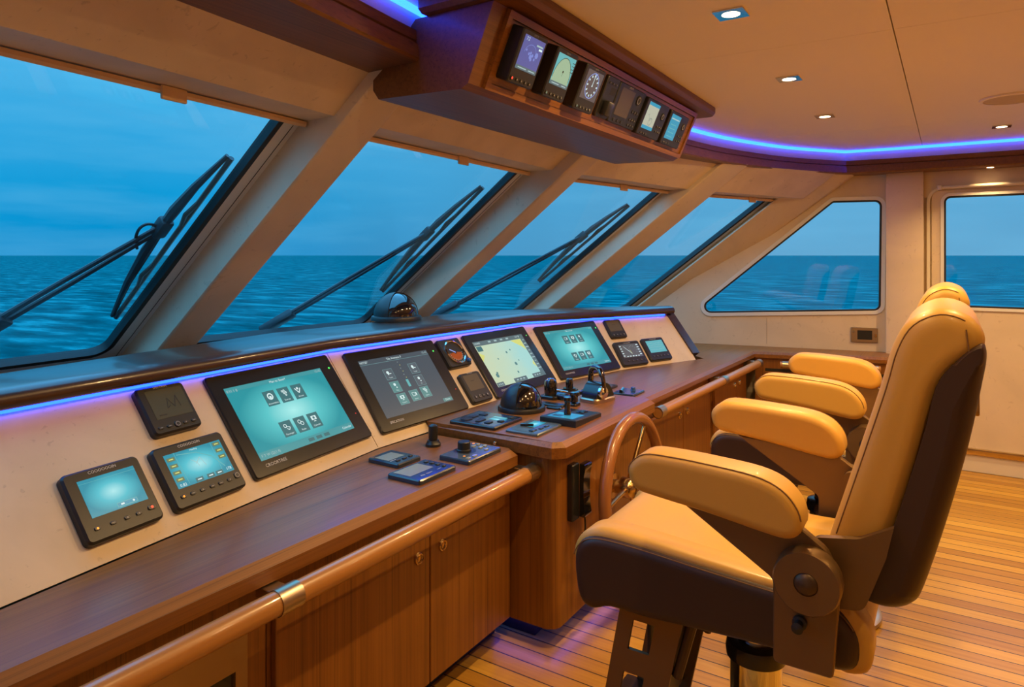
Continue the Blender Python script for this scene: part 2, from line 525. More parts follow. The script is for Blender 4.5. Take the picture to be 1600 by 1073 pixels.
FAC = [Facet(i) for i in range(4)]
GASK_L = [0.10, 0.17, 0.17, 0.17]
GASK_R = [0.165, 0.165, 0.17, 0.20]
for i, f in enumerate(FAC):
    w = struct(empty('window_%d' % (i + 1), loc=f.P(f.len / 2, S_BOT)))
    off = Matrix.Translation(-w.location)
    fn = lambda a, b, p, f=f: off @ f.P(a, b, p)
    l, r = GASK_L[i], f.len - GASK_R[i]
    inner = round_poly([(l, S_BOT), (r, S_BOT), (r, 0.07), (l, 0.07)], [0.09, 0.09, 0.03, 0.03], 8)
    gin = inset(inner, 0.024)
    n = len(inner)
    outer = []
    for (a, b) in inner:      # outer rectangle sampled to the same count
        fa = (a - l) / (r - l); fb = (b - S_BOT) / (0.07 - S_BOT)
        outer.append((0 if fa < 0.5 else f.len, S_BOT - 0.13 if fb < 0.5 else 0.14))
    mb = MB(); ring_mesh(mb, outer, inner, fn, -0.015, 0.012, 'white_frame')
    # the joint between glazing frame and pillar
    for t in (l - 0.055, r + 0.055):
        mb.prism([fn(t - 0.0012, S_BOT - 0.1, 0.0135), fn(t + 0.0012, S_BOT - 0.1, 0.0135), fn(t + 0.0012, 0.0, 0.0135), fn(t - 0.0012, 0.0, 0.0135)], -f.n * 0.004, 'rubber')
    mb.build('frame', w, smooth=0)
    mb = MB(); ring_mesh(mb, inner, gin, fn, -0.02, 0.018, 'rubber'); mb.build('gasket', w)
    mb = MB(); mb.loft([[fn(*q, -0.004) for q in inset(inner, 0.01)], [fn(*q, 0.004) for q in inset(inner, 0.01)]], 'window_glass'); mb.build('glass', w, smooth=0)
    # header over the glass: level underside, face raked like the glass
    mb = MB()
    rings = []
    for t in (0, f.len):
        e = f.P(t, 0.01); up = RAKE * ((2.243 - e.z) / 0.609)
        rings.append([e + q for q in (f.n * 0.002, f.nh * 0.20, f.nh * 0.20 + up, up)])
    mb.loft(rings, 'limestone')
    struct(mb.build('trim_%d' % (i + 1), smooth=0))
    # roller blind wound up under the header
    bl, br = (0.02, f.len - 0.10) if i == 0 else (0.10, f.len - 0.10)
    if i == 3: br = f.len - 0.17
    c0, c1 = f.P(bl, 0) + f.nh * 0.045, f.P(br, 0) + f.nh * 0.045
    b = thing('roller_blind', ['rolled-up cream blind bar across the top of the large leftmost windscreen pane',
                               'rolled-up cream blind bar below the overhead console, over the second windscreen pane from the left',
                               'rolled-up cream blind bar over the windscreen pane with the rightmost wiper',
                               'rolled-up cream blind bar over the narrow windscreen pane without a wiper'][i], 'roller blind', loc=(c0 + c1) / 2, group='roller blinds over the windscreen panes')
    o2 = Matrix.Translation(-b.location)
    mb = MB(); sec = [(-0.02, -0.012), (0.012, -0.020), (0.020, -0.012), (0.020, 0.0), (-0.02, 0.0)]
    mb.loft([[o2 @ (c + f.nh * q[0] + V3((0, 0, q[1]))) for q in sec] for c in (c0, c1)], 'blind_fabric'); mb.build('bottom_bar', b, smooth=0)
    mb = MB(); ft = {0: 0.565, 1: 0.55, 2: 0.55, 3: 0.62}[i]
    m = f.P(f.tu(*[(253, 135), (707, 247), (963, 290), (1165, 310)][i])[0], 0) + f.nh * 0.068
    M = o2 @ frame_matrix(m, f.a, f.nh, V3((0, 0, 1)))
    mb.box((0, 0, -0.017), (0.085 if i < 2 else 0.075, 0.012, 0.042), 'blind_fabric', M, 0.004); mb.build('pull_tab', b)


def pillar(n, sec, z, top=2.243, bot=1.0, r=0.02):
    k0, k1 = (top - z) / 0.609, (bot - z) / 0.609
    rr = round_poly(sec, [r, r, 0, 0], 4)
    mb = MB(); mb.loft([[V3((*q, z)) + RAKE * k for q in rr] for k in (k1, k0)], 'limestone_wall')
    struct(mb.build('trim_%d' % n, smooth=30))


pillar(5, [(1.725, 1.79), (1.915, 1.79), (1.90, 2.13), (1.74, 2.13)], 2.10)
pillar(6, [(3.42, 1.805), (3.62, 1.80), (3.60, 2.15), (3.44, 2.15)], 2.09)
pillar(7, [(4.75, 1.53), (5.0, 1.42), (5.06, 1.69), (4.82, 1.82)], 2.07)
pillar(8, [(5.74, 1.18), (5.97, 0.885), (6.10, 0.885), (6.05, 1.25)], 2.05)

# ------------------------------------------------------------------ floor, ceiling, walls
XL, YB = -0.76, -3.4
mb = MB(); mb.box(((XL + 6.3) / 2, (YB + 3.4) / 2, -0.03), (6.3 - XL, 3.4 - YB, 0.06), 'teak_deck'); struct(mb.build('floor', smooth=0))

VAL = [(XL, 1.02), (0.0, 1.19), (0.6, 1.30), (1.16, 1.40), (1.79, 1.48), (2.4, 1.515), (3.0, 1.515), (3.6, 1.49), (4.2, 1.41), (4.75, 1.295), (5.3, 1.085), (5.62, 0.90), (5.90, 0.68), (5.93, 0.35), (5.93, YB)]
VAL = spline(VAL[:13], 3, False) + VAL[13:]


def off_line(pts, d):
    """offset an open plan polyline to its left (outboard) by d"""
    out = []
    for i, p in enumerate(pts):
        c = V3((*p, 0)); a = c - V3((*pts[i - 1], 0)) if i > 0 else None; b = V3((*pts[i + 1], 0)) - c if i < len(pts) - 1 else None
        a = (a or b).normalized(); b = (b or a).normalized()
        n0, n1 = V3((-a.y, a.x, 0)), V3((-b.y, b.x, 0)); m = (n0 + n1).normalized()
        q = c + m * (d / max(0.5, m.dot(n0)))
        out.append((q.x, q.y))
    return out


ZC = 2.42
# ceiling: cream panels with open joints over a darker backing
mb = MB()
poly = off_line(VAL, 0.03)
mb.prism([(x, y, ZC + 0.012) for x, y in poly] + [(XL, YB, ZC + 0.012)], (0, 0, 0.05), 'ceiling_gap')


def clip(poly, axis, lim, keep_less):
    out = []; n = len(poly)
    for i in range(n):
        p, q = poly[i], poly[(i + 1) % n]
        ip = (p[axis] <= lim) == keep_less; iq = (q[axis] <= lim) == keep_less
        if ip: out.append(p)
        if ip != iq:
            t = (lim - p[axis]) / (q[axis] - p[axis]); out.append((p[0] + t * (q[0] - p[0]), p[1] + t * (q[1] - p[1])))
    return out


full = off_line(VAL, 0.028) + [(XL, YB)]
G = 0.0022
for y0, y1 in ((0.172, 9), (-1.75, 0.172), (-9, -1.75)):
    for x0, x1 in ((-9, 0.70), (0.70, 2.83), (2.83, 4.98), (4.98, 9)):
        p = clip(clip(clip(clip(full, 1, y0 + G, False), 1, y1 - G, True), 0, x0 + G * 0.6, False), 0, x1 - G * 0.6, True)
        if len(p) > 2: mb.prism([(x, y, ZC) for x, y in p], (0, 0, 0.0119), 'ceiling_cream')
struct(mb.build('ceiling', smooth=0))

# valance: varnished fascia with a groove, underside running back to the window headers
mb = MB()
rows = [(0.0, 2.338), (0.0, 2.305), (0.006, 2.302), (0.006, 2.296), (-0.006, 2.293), (-0.012, 2.245), (-0.006, 2.236), (0.01, 2.235), (0.40, 2.235), (0.40, 2.338)]
L = []
for d, z in rows:
    dd = d
    pts = off_line(VAL, dd)
    if d > 0.3:     # right-hand wall keeps a shallow soffit
        pts = [(x, y) if i < len(VAL) - 6 else (min(x, 6.10), y) for i, (x, y) in enumerate(off_line(VAL, 0.40))]
        pts[-2] = (6.10, 0.35); pts[-1] = (6.10, YB); pts[-3] = (6.10, 0.75)
    L.append([V3((x, y, z)) for x, y in pts])
mb.loft([[L[k][i] for k in range(len(L))] for i in range(len(VAL))], 'teak_dark_x')
struct(mb.build('trim_9', smooth=25), 'varnished teak valance below the blue lit ceiling cove')
# painted cove back above the valance
mb = MB(); A, B = off_line(VAL, 0.022), off_line(VAL, 0.05)
mb.loft([[V3((*A[i], 2.339)), V3((*A[i], ZC)), V3((*B[i], ZC)), V3((*B[i], 2.339))] for i in range(len(VAL))], 'cream_paint')
struct(mb.build('trim_10', smooth=25))
# cove light strip
mb = MB(); A, B = off_line(VAL, 0.004), off_line(VAL, 0.0215)
mb.loft([[V3((*A[i], ZC - 0.018)), V3((*A[i], ZC - 0.001)), V3((*B[i], ZC - 0.001)), V3((*B[i], ZC - 0.018))] for i in range(len(VAL))], 'led_cove')
tag(mb.build('light_strip', smooth=25), 'glowing blue light strip following the ceiling edge above the teak valance', 'light strip', None)

# right-hand wall: raked-in forward part with the side window, post, door
WALLN = V3((1, 0.184, 0)).normalized()
WALLO = V3((6.12, 0.43, 0))


def on_wall(px, py, d=0.0):
    return on_plane(px, py, WALLO - WALLN * d, WALLN)


wdir = V3((-0.184, 1, 0)).normalized()           # along the wall towards the bow


def wxy(px, py):
    q = on_wall(px, py) - WALLO
    return q.dot(wdir), q.z


W5 = [wxy(1081, 489), wxy(1376, 485), wxy(1378, 312), wxy(1301, 314)]
hole = round_poly(W5, [0.055, 0.05, 0.05, 0.04], 8)
wall_outer = [(1.93, 0.79), (0.0, 0.79), (0.0, 2.30), (0.28, 2.30), (1.93, 1.06)]


def wp(a, b, p=0.0):
    return WALLO + wdir * a + V3((0, 0, b)) - WALLN * p      # p towards the cabin


def wall_with_hole(mb, outer, hole, fn, p0, p1, mat):
    """planar wall with a hole: radial ring from the hole to the outer rectangle"""
    cx = sum(h[0] for h in hole) / len(hole); cy = sum(h[1] for h in hole) / len(hole)
    out = []; m = len(outer)
    for hx, hy in hole:
        dx, dy = hx - cx, hy - cy; best = 1e9
        for i in range(m):
            ax, ay = outer[i]; ex, ey = outer[(i + 1) % m][0] - ax, outer[(i + 1) % m][1] - ay
            den = dx * ey - dy * ex
            if abs(den) < 1e-12: continue
            t = ((ax - cx) * ey - (ay - cy) * ex) / den; u = ((ax - cx) * dy - (ay - cy) * dx) / den
            if t > 0 and -1e-6 <= u <= 1 + 1e-6: best = min(best, t)
        out.append([cx + dx * best, cy + dy * best])
    for c in outer:         # snap the nearest sample to each corner
        k = min(range(len(out)), key=lambda j: (out[j][0] - c[0]) ** 2 + (out[j][1] - c[1]) ** 2); out[k] = list(c)
    ring_mesh(mb, out, hole, fn, p0, p1, mat)


mb = MB(); wall_with_hole(mb, wall_outer, hole, wp, -0.05, 0.0, 'limestone_wall')
mb.prism([wp(-0.02, 0.0), wp(1.93, 0.0), wp(1.93, 0.79), wp(-0.02, 0.79)], WALLN * 0.05, 'limestone_wall')
mb.box((6.16, 0.26, 1.15), (0.08, 0.36, 2.3), 'limestone_wall')
mb.box((6.155, (YB - 0.965) / 2, 1.15), (0.1, -YB - 0.965, 2.3), 'limestone_wall')
mb.box((6.155, -0.4, 2.17), (0.1, 1.25, 0.26), 'limestone_wall')
mb.box((6.16, -0.4, 0.075), (0.1, 1.25, 0.15), 'limestone_wall')
# joint between wall panels below the window
q = wxy(1198, 510)
mb.prism([wp(q[0] - 0.001, 0.86, 0.0015), wp(q[0] + 0.001, 0.86, 0.0015), wp(q[0] + 0.001, W5[0][1] - 0.02, 0.0015), wp(q[0] - 0.001, W5[0][1] - 0.02, 0.0015)], WALLN * 0.003, 'ceiling_gap')
struct(mb.build('wall_right', smooth=0))
w = struct(empty('window_5', loc=wp(0.7, 1.1)))
o5 = Matrix.Translation(-w.location); fn5 = lambda a, b, p: o5 @ wp(a, b, p)
mb = MB(); ring_mesh(mb, inset(hole, -0.028), hole, fn5, 0.0005, 0.012, 'white_frame'); mb.build('frame', w)
mb = MB(); ring_mesh(mb, hole, inset(hole, 0.013), fn5, -0.03, 0.006, 'rubber'); mb.build('gasket', w)
mb = MB(); mb.loft([[fn5(*h, -0.02) for h in inset(hole, 0.005)], [fn5(*h, -0.012) for h in inset(hole, 0.005)]], 'window_glass'); mb.build('glass', w, smooth=0)

# post between side window and door
y0, y1 = on_x(1384, 400, 6.03).y, on_x(1443, 400, 6.03).y
mb = MB(); mb.box((6.09, (y0 + y1) / 2, 1.12), (0.12, y0 - y1, 2.235), 'limestone_wall', None, 0.006)
struct(mb.build('trim_11', smooth=30))
# door surround and sliding door
XD = 6.10
d1 = struct(empty('door_1', loc=(XD, -0.4, 0.04)))
od = Matrix.Translation(-d1.location)
fd = lambda a, b, p: od @ V3((XD - p, a, b))
ydl = on_x(1456, 400, XD).y; ywl = on_x(1475, 400, XD).y
zt, zbt = on_x(1540, 304, XD).z, on_x(1540, 481, XD).z
dh = round_poly([(ywl, zbt), (-0.80, zbt), (-0.80, zt), (ywl, zt)], 0.045, 8)
mb = MB(); wall_with_hole(mb, [(ydl, 0.14), (-0.98, 0.14), (-0.98, 2.09), (ydl, 2.09)], dh, fd, -0.03, 0.0, 'limestone_wall'); mb.build('door_leaf', d1, smooth=0)
mb = MB(); ring_mesh(mb, dh, inset(dh, 0.013), fd, -0.03, 0.006, 'rubber'); mb.build('gasket', d1)
mb = MB(); ring_mesh(mb, inset(dh, -0.022), dh, fd, 0.0005, 0.010, 'white_frame'); mb.build('window_trim', d1)
mb = MB(); mb.loft([[fd(*h, -0.02) for h in inset(dh, 0.005)], [fd(*h, -0.012) for h in inset(dh, 0.005)]], 'window_glass'); mb.build('glass', d1, smooth=0)
fr = round_poly([(ydl + 0.012, 0.14), (ydl + 0.012, 2.10), (-1.0, 2.10), (-1.0, 0.14)], [0, 0.09, 0.09, 0], 8)
mb = MB(); ring_mesh(mb, inset(fr, -0.02), fr, fd, -0.03, 0.012, 'cream_paint'); mb.build('door_frame', d1)
mb = MB()
pa, pb = on_x(1468, 293, XD - 0.03), on_x(1640, 280, XD - 0.03)
mb.tube([od @ V3((XD - 0.03, pa.y, pa.z)), od @ V3((XD - 0.03, -0.9, pa.z + 0.012))], 0.013, 'cream_paint', 12)
mb.box(od @ V3((XD - 0.024, pa.y, pa.z)), (0.05, 0.03, 0.035), 'cream_paint', None, 0.004); mb.build('curtain_rail', d1)
mb = MB(); mb.box(od @ V3((XD - 0.012, -0.42, 0.152)), (0.03, 1.15, 0.045), 'brass', None, 0.003); mb.build('sill_track', d1)
mb = MB(); mb.box((6.115, -1.5, 0.065), (0.05, 3.8, 0.13), 'cream_paint', None, 0.004); struct(mb.build('baseboard_right', smooth=0))

# walls beside and behind the eye
mb = MB(); mb.box((XL - 0.03, (YB + 3.4) / 2, 1.2), (0.06, 3.4 - YB, 2.45), 'limestone_wall'); struct(mb.build('wall_left', smooth=0))
mb = MB(); mb.box(((XL + 6.2) / 2, YB - 0.03, 1.2), (6.2 - XL, 0.06, 2.45), 'limestone_wall'); struct(mb.build('wall_back', smooth=0))
# wall under the windscreen
mb = MB()
for i, f in enumerate(FAC):
    a, b = f.P(0, S_BOT - 0.12), f.P(f.len, S_BOT - 0.12)
    mb.prism([a + V3((0, 0, 0.01)), b + V3((0, 0, 0.01)), V3((b.x, b.y, 0)), V3((a.x, a.y, 0))], -f.nh * 0.04, 'limestone_wall')
struct(mb.build('wall_front', smooth=0))

# the sea outside
mb = MB(); R = 30000; mb.quad([(-R, -R, -5.5), (R, -R, -5.5), (R, R, -5.5), (-R, R, -5.5)], 'sea_water')
o = struct(mb.build('sea', smooth=0, recalc=False), 'open blue sea outside the windows')

# ------------------------------------------------------------------ wipers outside the three left panes
WIP = [((362, 247), (181, 496), (256, 364), (-45, 540), 'black wiper with a looped hose on the large leftmost windscreen pane'),
       ((755, 293), (598, 455), (660, 371), (425, 516), 'black wiper on the windscreen pane above the dash dome'),
       ((983, 321), (843, 440), (905, 373), (690, 494), 'rightmost black wiper, on the third windscreen pane from the left')]
for i, (top, bot, hub, arm, lab) in enumerate(WIP):
    f = FAC[i]
    g = lambda q, p: f.P(*f.tu(q[0], q[1], -0.05), -0.05 - p)
    T, B_, Hb, Ar = g(top, 0), g(bot, 0), g(hub, 0.035), g(arm, 0.03)
    w = thing('windscreen_wiper', lab, 'wiper', loc=Ar, group='windscreen wipers')
    o = -Ar
    ax = (T - B_).normalized(); nn = f.n
    side = nn.cross(ax).normalized()
    if side.dot(Hb - T) < 0: side = -side
    mb = MB(); mb.tube([B_ + o, B_.lerp(T, 0.5) + o + side * 0.004, T + o], 0.011, 'wiper_black', 8); mb.build('blade', w)
    mb = MB()
    k = (Hb - B_).dot(ax)
    top2, bot2 = T + side * 0.012 - nn * 0.012, B_ + side * 0.012 - nn * 0.012
    h2 = B_ + ax * k + side * 0.055 - nn * 0.03
    mb.tube([bot2 + o, bot2.lerp(h2, 0.42) + o + side * 0.016, bot2.lerp(h2, 0.75) + o + side * 0.012, h2 + o], [0.009, 0.016, 0.022, 0.018], 'wiper_black', 8)
    mb.tube([top2 + o, top2.lerp(h2, 0.42) + o + side * 0.016, top2.lerp(h2, 0.75) + o + side * 0.012, h2 + o], [0.009, 0.016, 0.022, 0.018], 'wiper_black', 8)
    for fr_ in (0.30, 0.68):
        c = B_ + ax * ((T - B_).length * fr_)
        mb.tube([c + o - ax * 0.09, c + o + side * 0.022, c + o + ax * 0.09], 0.010, 'wiper_black', 6)
    mb.build('bow', w)
    mb = MB(); M = frame_matrix(h2 + o, ax, side, ax.cross(side))
    mb.box((0, 0, 0), (0.10, 0.055, 0.05), 'wiper_black', M, 0.012); mb.build('pivot', w)
    d = (Ar - h2).normalized(); s2 = nn.cross(d).normalized()
    for nm, q in (('arm', 0.022), ('arm', -0.022)):
        mb = MB(); mb.tube([h2 + o + s2 * q * 0.6, h2.lerp(Ar, 0.5) + o + s2 * q, Ar + o + s2 * q * 0.8], [0.010, 0.010, 0.013], 'wiper_black', 8); mb.build(nm, w)
    mb = MB(); M = frame_matrix(Ar + o, d, s2, nn); mb.box((-0.05, 0, 0), (0.22, 0.075, 0.05), 'wiper_black', M, 0.015); mb.build('foot', w)
    if i == 0:
        mb = MB(); pth = spline([f.P(*f.tu(px, py, -0.085), -0.085) + o for px, py in ((214, 388), (212, 372), (218, 357), (230, 350), (243, 353), (252, 363))], 4, False)
        mb.tube(pth, 0.006, 'wiper_black', 8); mb.build('hose', w)

# ------------------------------------------------------------------ instrument panel (limestone faced, four flats) with its hood
TILT = math.radians(52)
PB = [(XL + 0.01, 1.6523), (2.07, 2.015), (3.59, 1.982), (4.246, 1.845), (4.93, 1.5714)]


class Flat:
    def __init__(s, p, q, z=0.85):
        u = V3((q[0] - p[0], q[1] - p[1], 0)); s.len = u.length; s.u = u.normalized()
        h = V3((-s.u.y, s.u.x, 0)); s.h = h
        s.v = h * math.cos(TILT) + V3((0, 0, math.sin(TILT)))
        s.n = s.u.cross(s.v); s.o = V3((p[0], p[1], z))

    def M(s, a, b, d=0.0):
        return frame_matrix(s.o + s.u * a + s.v * b + s.n * d, s.u, s.v, s.n)


FL = {k: Flat(PB[i], PB[i + 1]) for i, k in enumerate('ABDE')}
FL['A'].o = FL['A'].o + FL['A'].u * ((-0.69 - PB[0][0]) / FL['A'].u.x)      # measured from x = -0.69


def panel_line(z, d=0.0):
    """plan polyline of the panel face at height z, pushed d towards the bow"""
    run = (z - 0.85) / math.tan(TILT)
    return off_line(PB, run + d)


dash = thing('instrument_console', 'long sloping limestone-faced instrument panel carrying the screens, below the windscreen', 'console', loc=(2.4, 2.1, 0.85))
od = Matrix.Translation(-dash.location)
mb = MB(); z0 = 0.807; ZT = [1.200, 1.200, 1.192, 1.172, 1.166]
rows = [(0, 0), (1, 0), (1, 0.03), (0, 0.06)]
mb.loft([[od @ V3((*panel_line(ZT[i] if k else z0, d)[i], ZT[i] if k else z0)) for k, d in rows] for i in range(len(PB))], 'limestone')
mb.build('face_panel', dash, smooth=0)
# panel joints (facets meet)
mb = MB()
for i in (1,):
    a, b = panel_line(0.81, -0.0008)[i], panel_line(1.19, -0.0008)[i]
    mb.tube([od @ V3((*a, 0.81)), od @ V3((*b, 1.19))], 0.0012, 'ceiling_gap', 6)
mb.build('joint', dash)
# hood: rounded dark wood lip and the dash top running to the glass
mb = MB()
front = [panel_line(ZT[i] - 0.005, -0.055)[i] for i in range(len(PB))]; back = [(f.P(0, S_BOT - 0.10).x, f.P(0, S_BOT - 0.10).y) for f in FAC] 
back = []
for i, (x, y) in enumerate(front):
    zb_ = NODE[0].z + RAKE.z * (S_BOT - 0.10)
    # meet the glass frame straight ahead of each hood corner
    best = None
    for f in FAC:
        a, b = f.P(0, S_BOT - 0.08), f.P(f.len, S_BOT - 0.08)
        if a.x - 1e-6 <= x <= b.x + 1e-6: best = a.lerp(b, (x - a.x) / (b.x - a.x))
    back.append((x, best.y - 0.03, best.z - 0.01) if best else (x, 2.9, 1.08))
secs = []
for i, (x, y) in enumerate(front):
    pl0 = V3((*panel_line(ZT[i] - 0.005, 0.0)[i], 0)); dz = ZT[i] - 1.200; d = (pl0 - V3((x, y, 0))).normalized()
    bx = V3(back[i]); fz = [(0.055, 1.196), (0.012, 1.196), (0.003, 1.204), (0.0, 1.217), (0.004, 1.232), (0.016, 1.244), (0.034, 1.249), (0.06, 1.251)]
    ring = [V3((x, y, 0)) + d * a + V3((0, 0, z + dz)) for a, z in fz]
    md = [1.218, 1.243, 1.238, 1.215, 1.20][i]
    mid = V3((x, y, 0)) + V3((0, 0.40, md)); ring += [mid, bx]
    ring += [bx - V3((0, 0, 0.03)), mid - V3((0, 0, 0.045))]
    secs.append([od @ q for q in ring])
mb.loft(secs, 'mahogany_x'); mb.build('hood', dash, smooth=50)
# end trim running down the starboard edge of the panel, and the end cheek behind it
mb = MB(); f = FL['E']; e = f.len
mb.prism([od @ (f.o + f.u * a + f.v * b + f.n * 0.012) for a, b in ((e - 0.004, 0.034), (e + 0.070, 0.034), (e + 0.030, 0.44), (e - 0.045, 0.44))], -f.n * 0.05, 'mahogany_x'); mb.build('end_trim', dash, smooth=0)
mb = MB(); c0 = f.o + f.u * (e + 0.02)
ch = [c0 + f.v * 0.045 + f.n * -0.04, c0 + f.v * 0.45 + f.n * -0.04, V3((5.02, 2.30, 1.12)), V3((5.02, 2.30, 0.853))]
mb.prism([od @ q for q in ch], f.u * -0.03, 'mahogany_x'); mb.build('end_cheek', dash, smooth=0)
# blue strip under the lip
mb = MB(); zs = [z - 0.0165 for z in ZT]; q0, q1 = [[panel_line(zs[i], d)[i] for i in range(len(PB))] for d in (-0.016, -0.004)]
q0[-1] = tuple(V3((*q0[-2], 0)).lerp(V3((*q0[-1], 0)), 0.90)[:2]); q1[-1] = tuple(V3((*q1[-2], 0)).lerp(V3((*q1[-1], 0)), 0.90)[:2])
mb.loft([[V3((*q0[i], zs[i])), V3((*q0[i], zs[i] + 0.009)), V3((*q1[i], zs[i] + 0.009)), V3((*q1[i], zs[i]))] for i in range(len(PB))], 'led_blue')
tag(mb.build('light_strip', smooth=0), 'glowing blue light strip under the dark hood above the screens', 'light strip')

# ------------------------------------------------------------------ screens and small displays
def plate(mb, w, h, d, r, mat, z0=0.0, rim=0.004, M=None, top=None):
    p = round_poly([(-w / 2, -h / 2), (w / 2, -h / 2), (w / 2, h / 2), (-w / 2, h / 2)], r, 5)
    q = inset(p, rim)
    M = M or Matrix.Identity(4)
    mb.loft([[M @ V3((x, y, z)) for x, y in ring] for ring, z in ((p, z0), (p, z0 + d - rim), (q, z0 + d))], mat, capmat=top)


def rect(mb, x, y, w, h, z, mat, skew=0):
    mb.quad([(x - w / 2, y - h / 2, z), (x + w / 2, y - h / 2, z), (x + w / 2, y + h / 2, z), (x - w / 2, y + h / 2, z)], mat)


def disc(mb, x, y, r, z, mat, n=16, r0=0.0, a0=0, a1=2 * PI):
    for k in range(n):
        a, b = a0 + (a1 - a0) * k / n, a0 + (a1 - a0) * (k + 1) / n
        P = lambda rr, t: (x + rr * math.cos(t), y + rr * math.sin(t), z)
        if r0 > 0: mb.quad([P(r0, a), P(r, a), P(r, b), P(r0, b)], mat)
        else: mb.quad([(x, y, z), P(r, a), P(r, b)], mat)


def line(mb, pts, w, z, mat):
    for a, b in zip(pts, pts[1:]):
        a, b = V3((*a, 0)), V3((*b, 0)); t = (b - a)
        if t.length < 1e-6: continue
        s = V3((-t.y, t.x, 0)).normalized() * w / 2
        mb.quad([tuple((q.x, q.y, z)) for q in (a - s, b - s, b + s, a + s)], mat)


def txt(mb, s, size, x, y, z, mat, align='CENTER', squash=1.0):
    mb.text(s, size, Matrix.Translation((x, y, z)), mat, align, squash)


Z1, Z2, Z3 = 0.0006, 0.0010, 0.0014


def tile(mb, x, y, w, h, word, kind, rim=False, fill='scr_tile'):
    if rim: rect(mb, x, y, w + 0.003, h + 0.003, Z1 * 0.7, 'scr_tile_rim')
    rect(mb, x, y, w, h, Z1, fill)
    k = w * 0.25
    cy = y + h * 0.12
    if kind == 0: disc(mb, x, cy, k, Z2, 'scr_white', 14, k * 0.62); disc(mb, x, cy - k * 0.2, k * 0.4, Z2, 'scr_white', 10)
    if kind == 1:
        for dx, dy in ((-.5, .6), (.2, .7), (-.1, 0), (.6, .1), (.3, -.6)): disc(mb, x + dx * k, cy + dy * k, k * 0.34, Z2, 'scr_white', 8, k * 0.15)
    if kind == 2: line(mb, [(x - k, cy + k * .6), (x, cy - k), (x + k, cy + k * .4)], k * 0.3, Z2, 'scr_white'); disc(mb, x, cy + k * .4, k * 0.4, Z2, 'scr_white', 8)
    if kind == 3: disc(mb, x - k * .4, cy + k * .3, k * 0.55, Z2, 'scr_white', 12, k * 0.35); line(mb, [(x, cy), (x + k, cy - k * .3), (x + k * .5, cy - k), (x - .2 * k, cy - k * .5)], k * 0.2, Z2, 'scr_white')
    if kind == 4: disc(mb, x - k * .3, cy + k * .3, k * 0.6, Z2, 'scr_white', 12, k * 0.4); disc(mb, x + k * .4, cy - k * .3, k * 0.6, Z2, 'scr_white', 12, k * 0.4)
    if kind == 5: rect(mb, x, cy + k * .2, k * 1.9, k * 1.2, Z2, 'scr_white'); disc(mb, x, cy + k * .2, k * 0.4, Z3, fill, 10); rect(mb, x, cy - k * .8, k * .8, k * .25, Z2, 'scr_white')
    if kind == 6: disc(mb, x - k * .4, cy + k * .2, k * 0.6, Z2, 'scr_white', 12); rect(mb, x + k * .5, cy - k * .3, k * 1.0, k * .3, Z2, 'scr_white'); rect(mb, x - k * .4, cy - k * .4, k * .5, k * .6, Z2, 'scr_white')
    if kind == 7: disc(mb, x - k * .1, cy + k * .4, k * 0.55, Z2, 'scr_white', 12); disc(mb, x + k * .3, cy - k * .7, k * .28, Z2, 'scr_white', 8)
    if kind == 8: line(mb, [(x - k, cy - k * .6), (x - k, cy + k * .6), (x + k * .3, cy + k * .6), (x + k * .3, cy - k * .6), (x - k, cy - k * .6)], k * .16, Z2, 'scr_white'); rect(mb, x + k * .8, cy, k * .45, k * 1.2, Z2, 'scr_white')
    if word: txt(mb, word, h * 0.16, x, y - h * 0.34, Z2, 'scr_white')


def screen_menu(mb, w, h, title, words, kinds, xs=0.0):
    rect(mb, 0, h / 2 - h * 0.03, w, h * 0.06, Z1 * .5, 'scr_bar'); rect(mb, 0, -h / 2 + h * 0.05, w, h * 0.10, Z1 * .5, 'scr_bar')
    txt(mb, title, h * 0.05, 0, h / 2 - h * 0.045, Z1, 'scr_white')
    txt(mb, 'RYI 1 8', h * 0.055, -w * 0.49, h / 2 - h * 0.055, Z1, 'scr_pale', 'LEFT')
    txt(mb, '15:42', h * 0.055, w * 0.49, h / 2 - h * 0.04, Z1, 'scr_pale', 'RIGHT')
    txt(mb, 'F T W (2)(1,4)', h * 0.05, -w * 0.48, -h / 2 + h * 0.05, Z1, 'scr_pale', 'LEFT')
    txt(mb, 'Calendar', h * 0.05, w * 0.48, -h / 2 + h * 0.05, Z1, 'scr_white', 'RIGHT')
    for k in (-1, 0, 1): rect(mb, w * (0.10 + 0.085 * k), -h / 2 + h * 0.05, w * 0.06, h * 0.045, Z1, 'scr_tile')
    tw, th = w * 0.115, h * 0.215
    for r, y in enumerate((0.235, -0.215)):
        for c in range(3):
            tile(mb, w * (-0.145 + 0.145 * c + xs), h * y, tw, th, words[r * 3 + c], kinds[r * 3 + c])


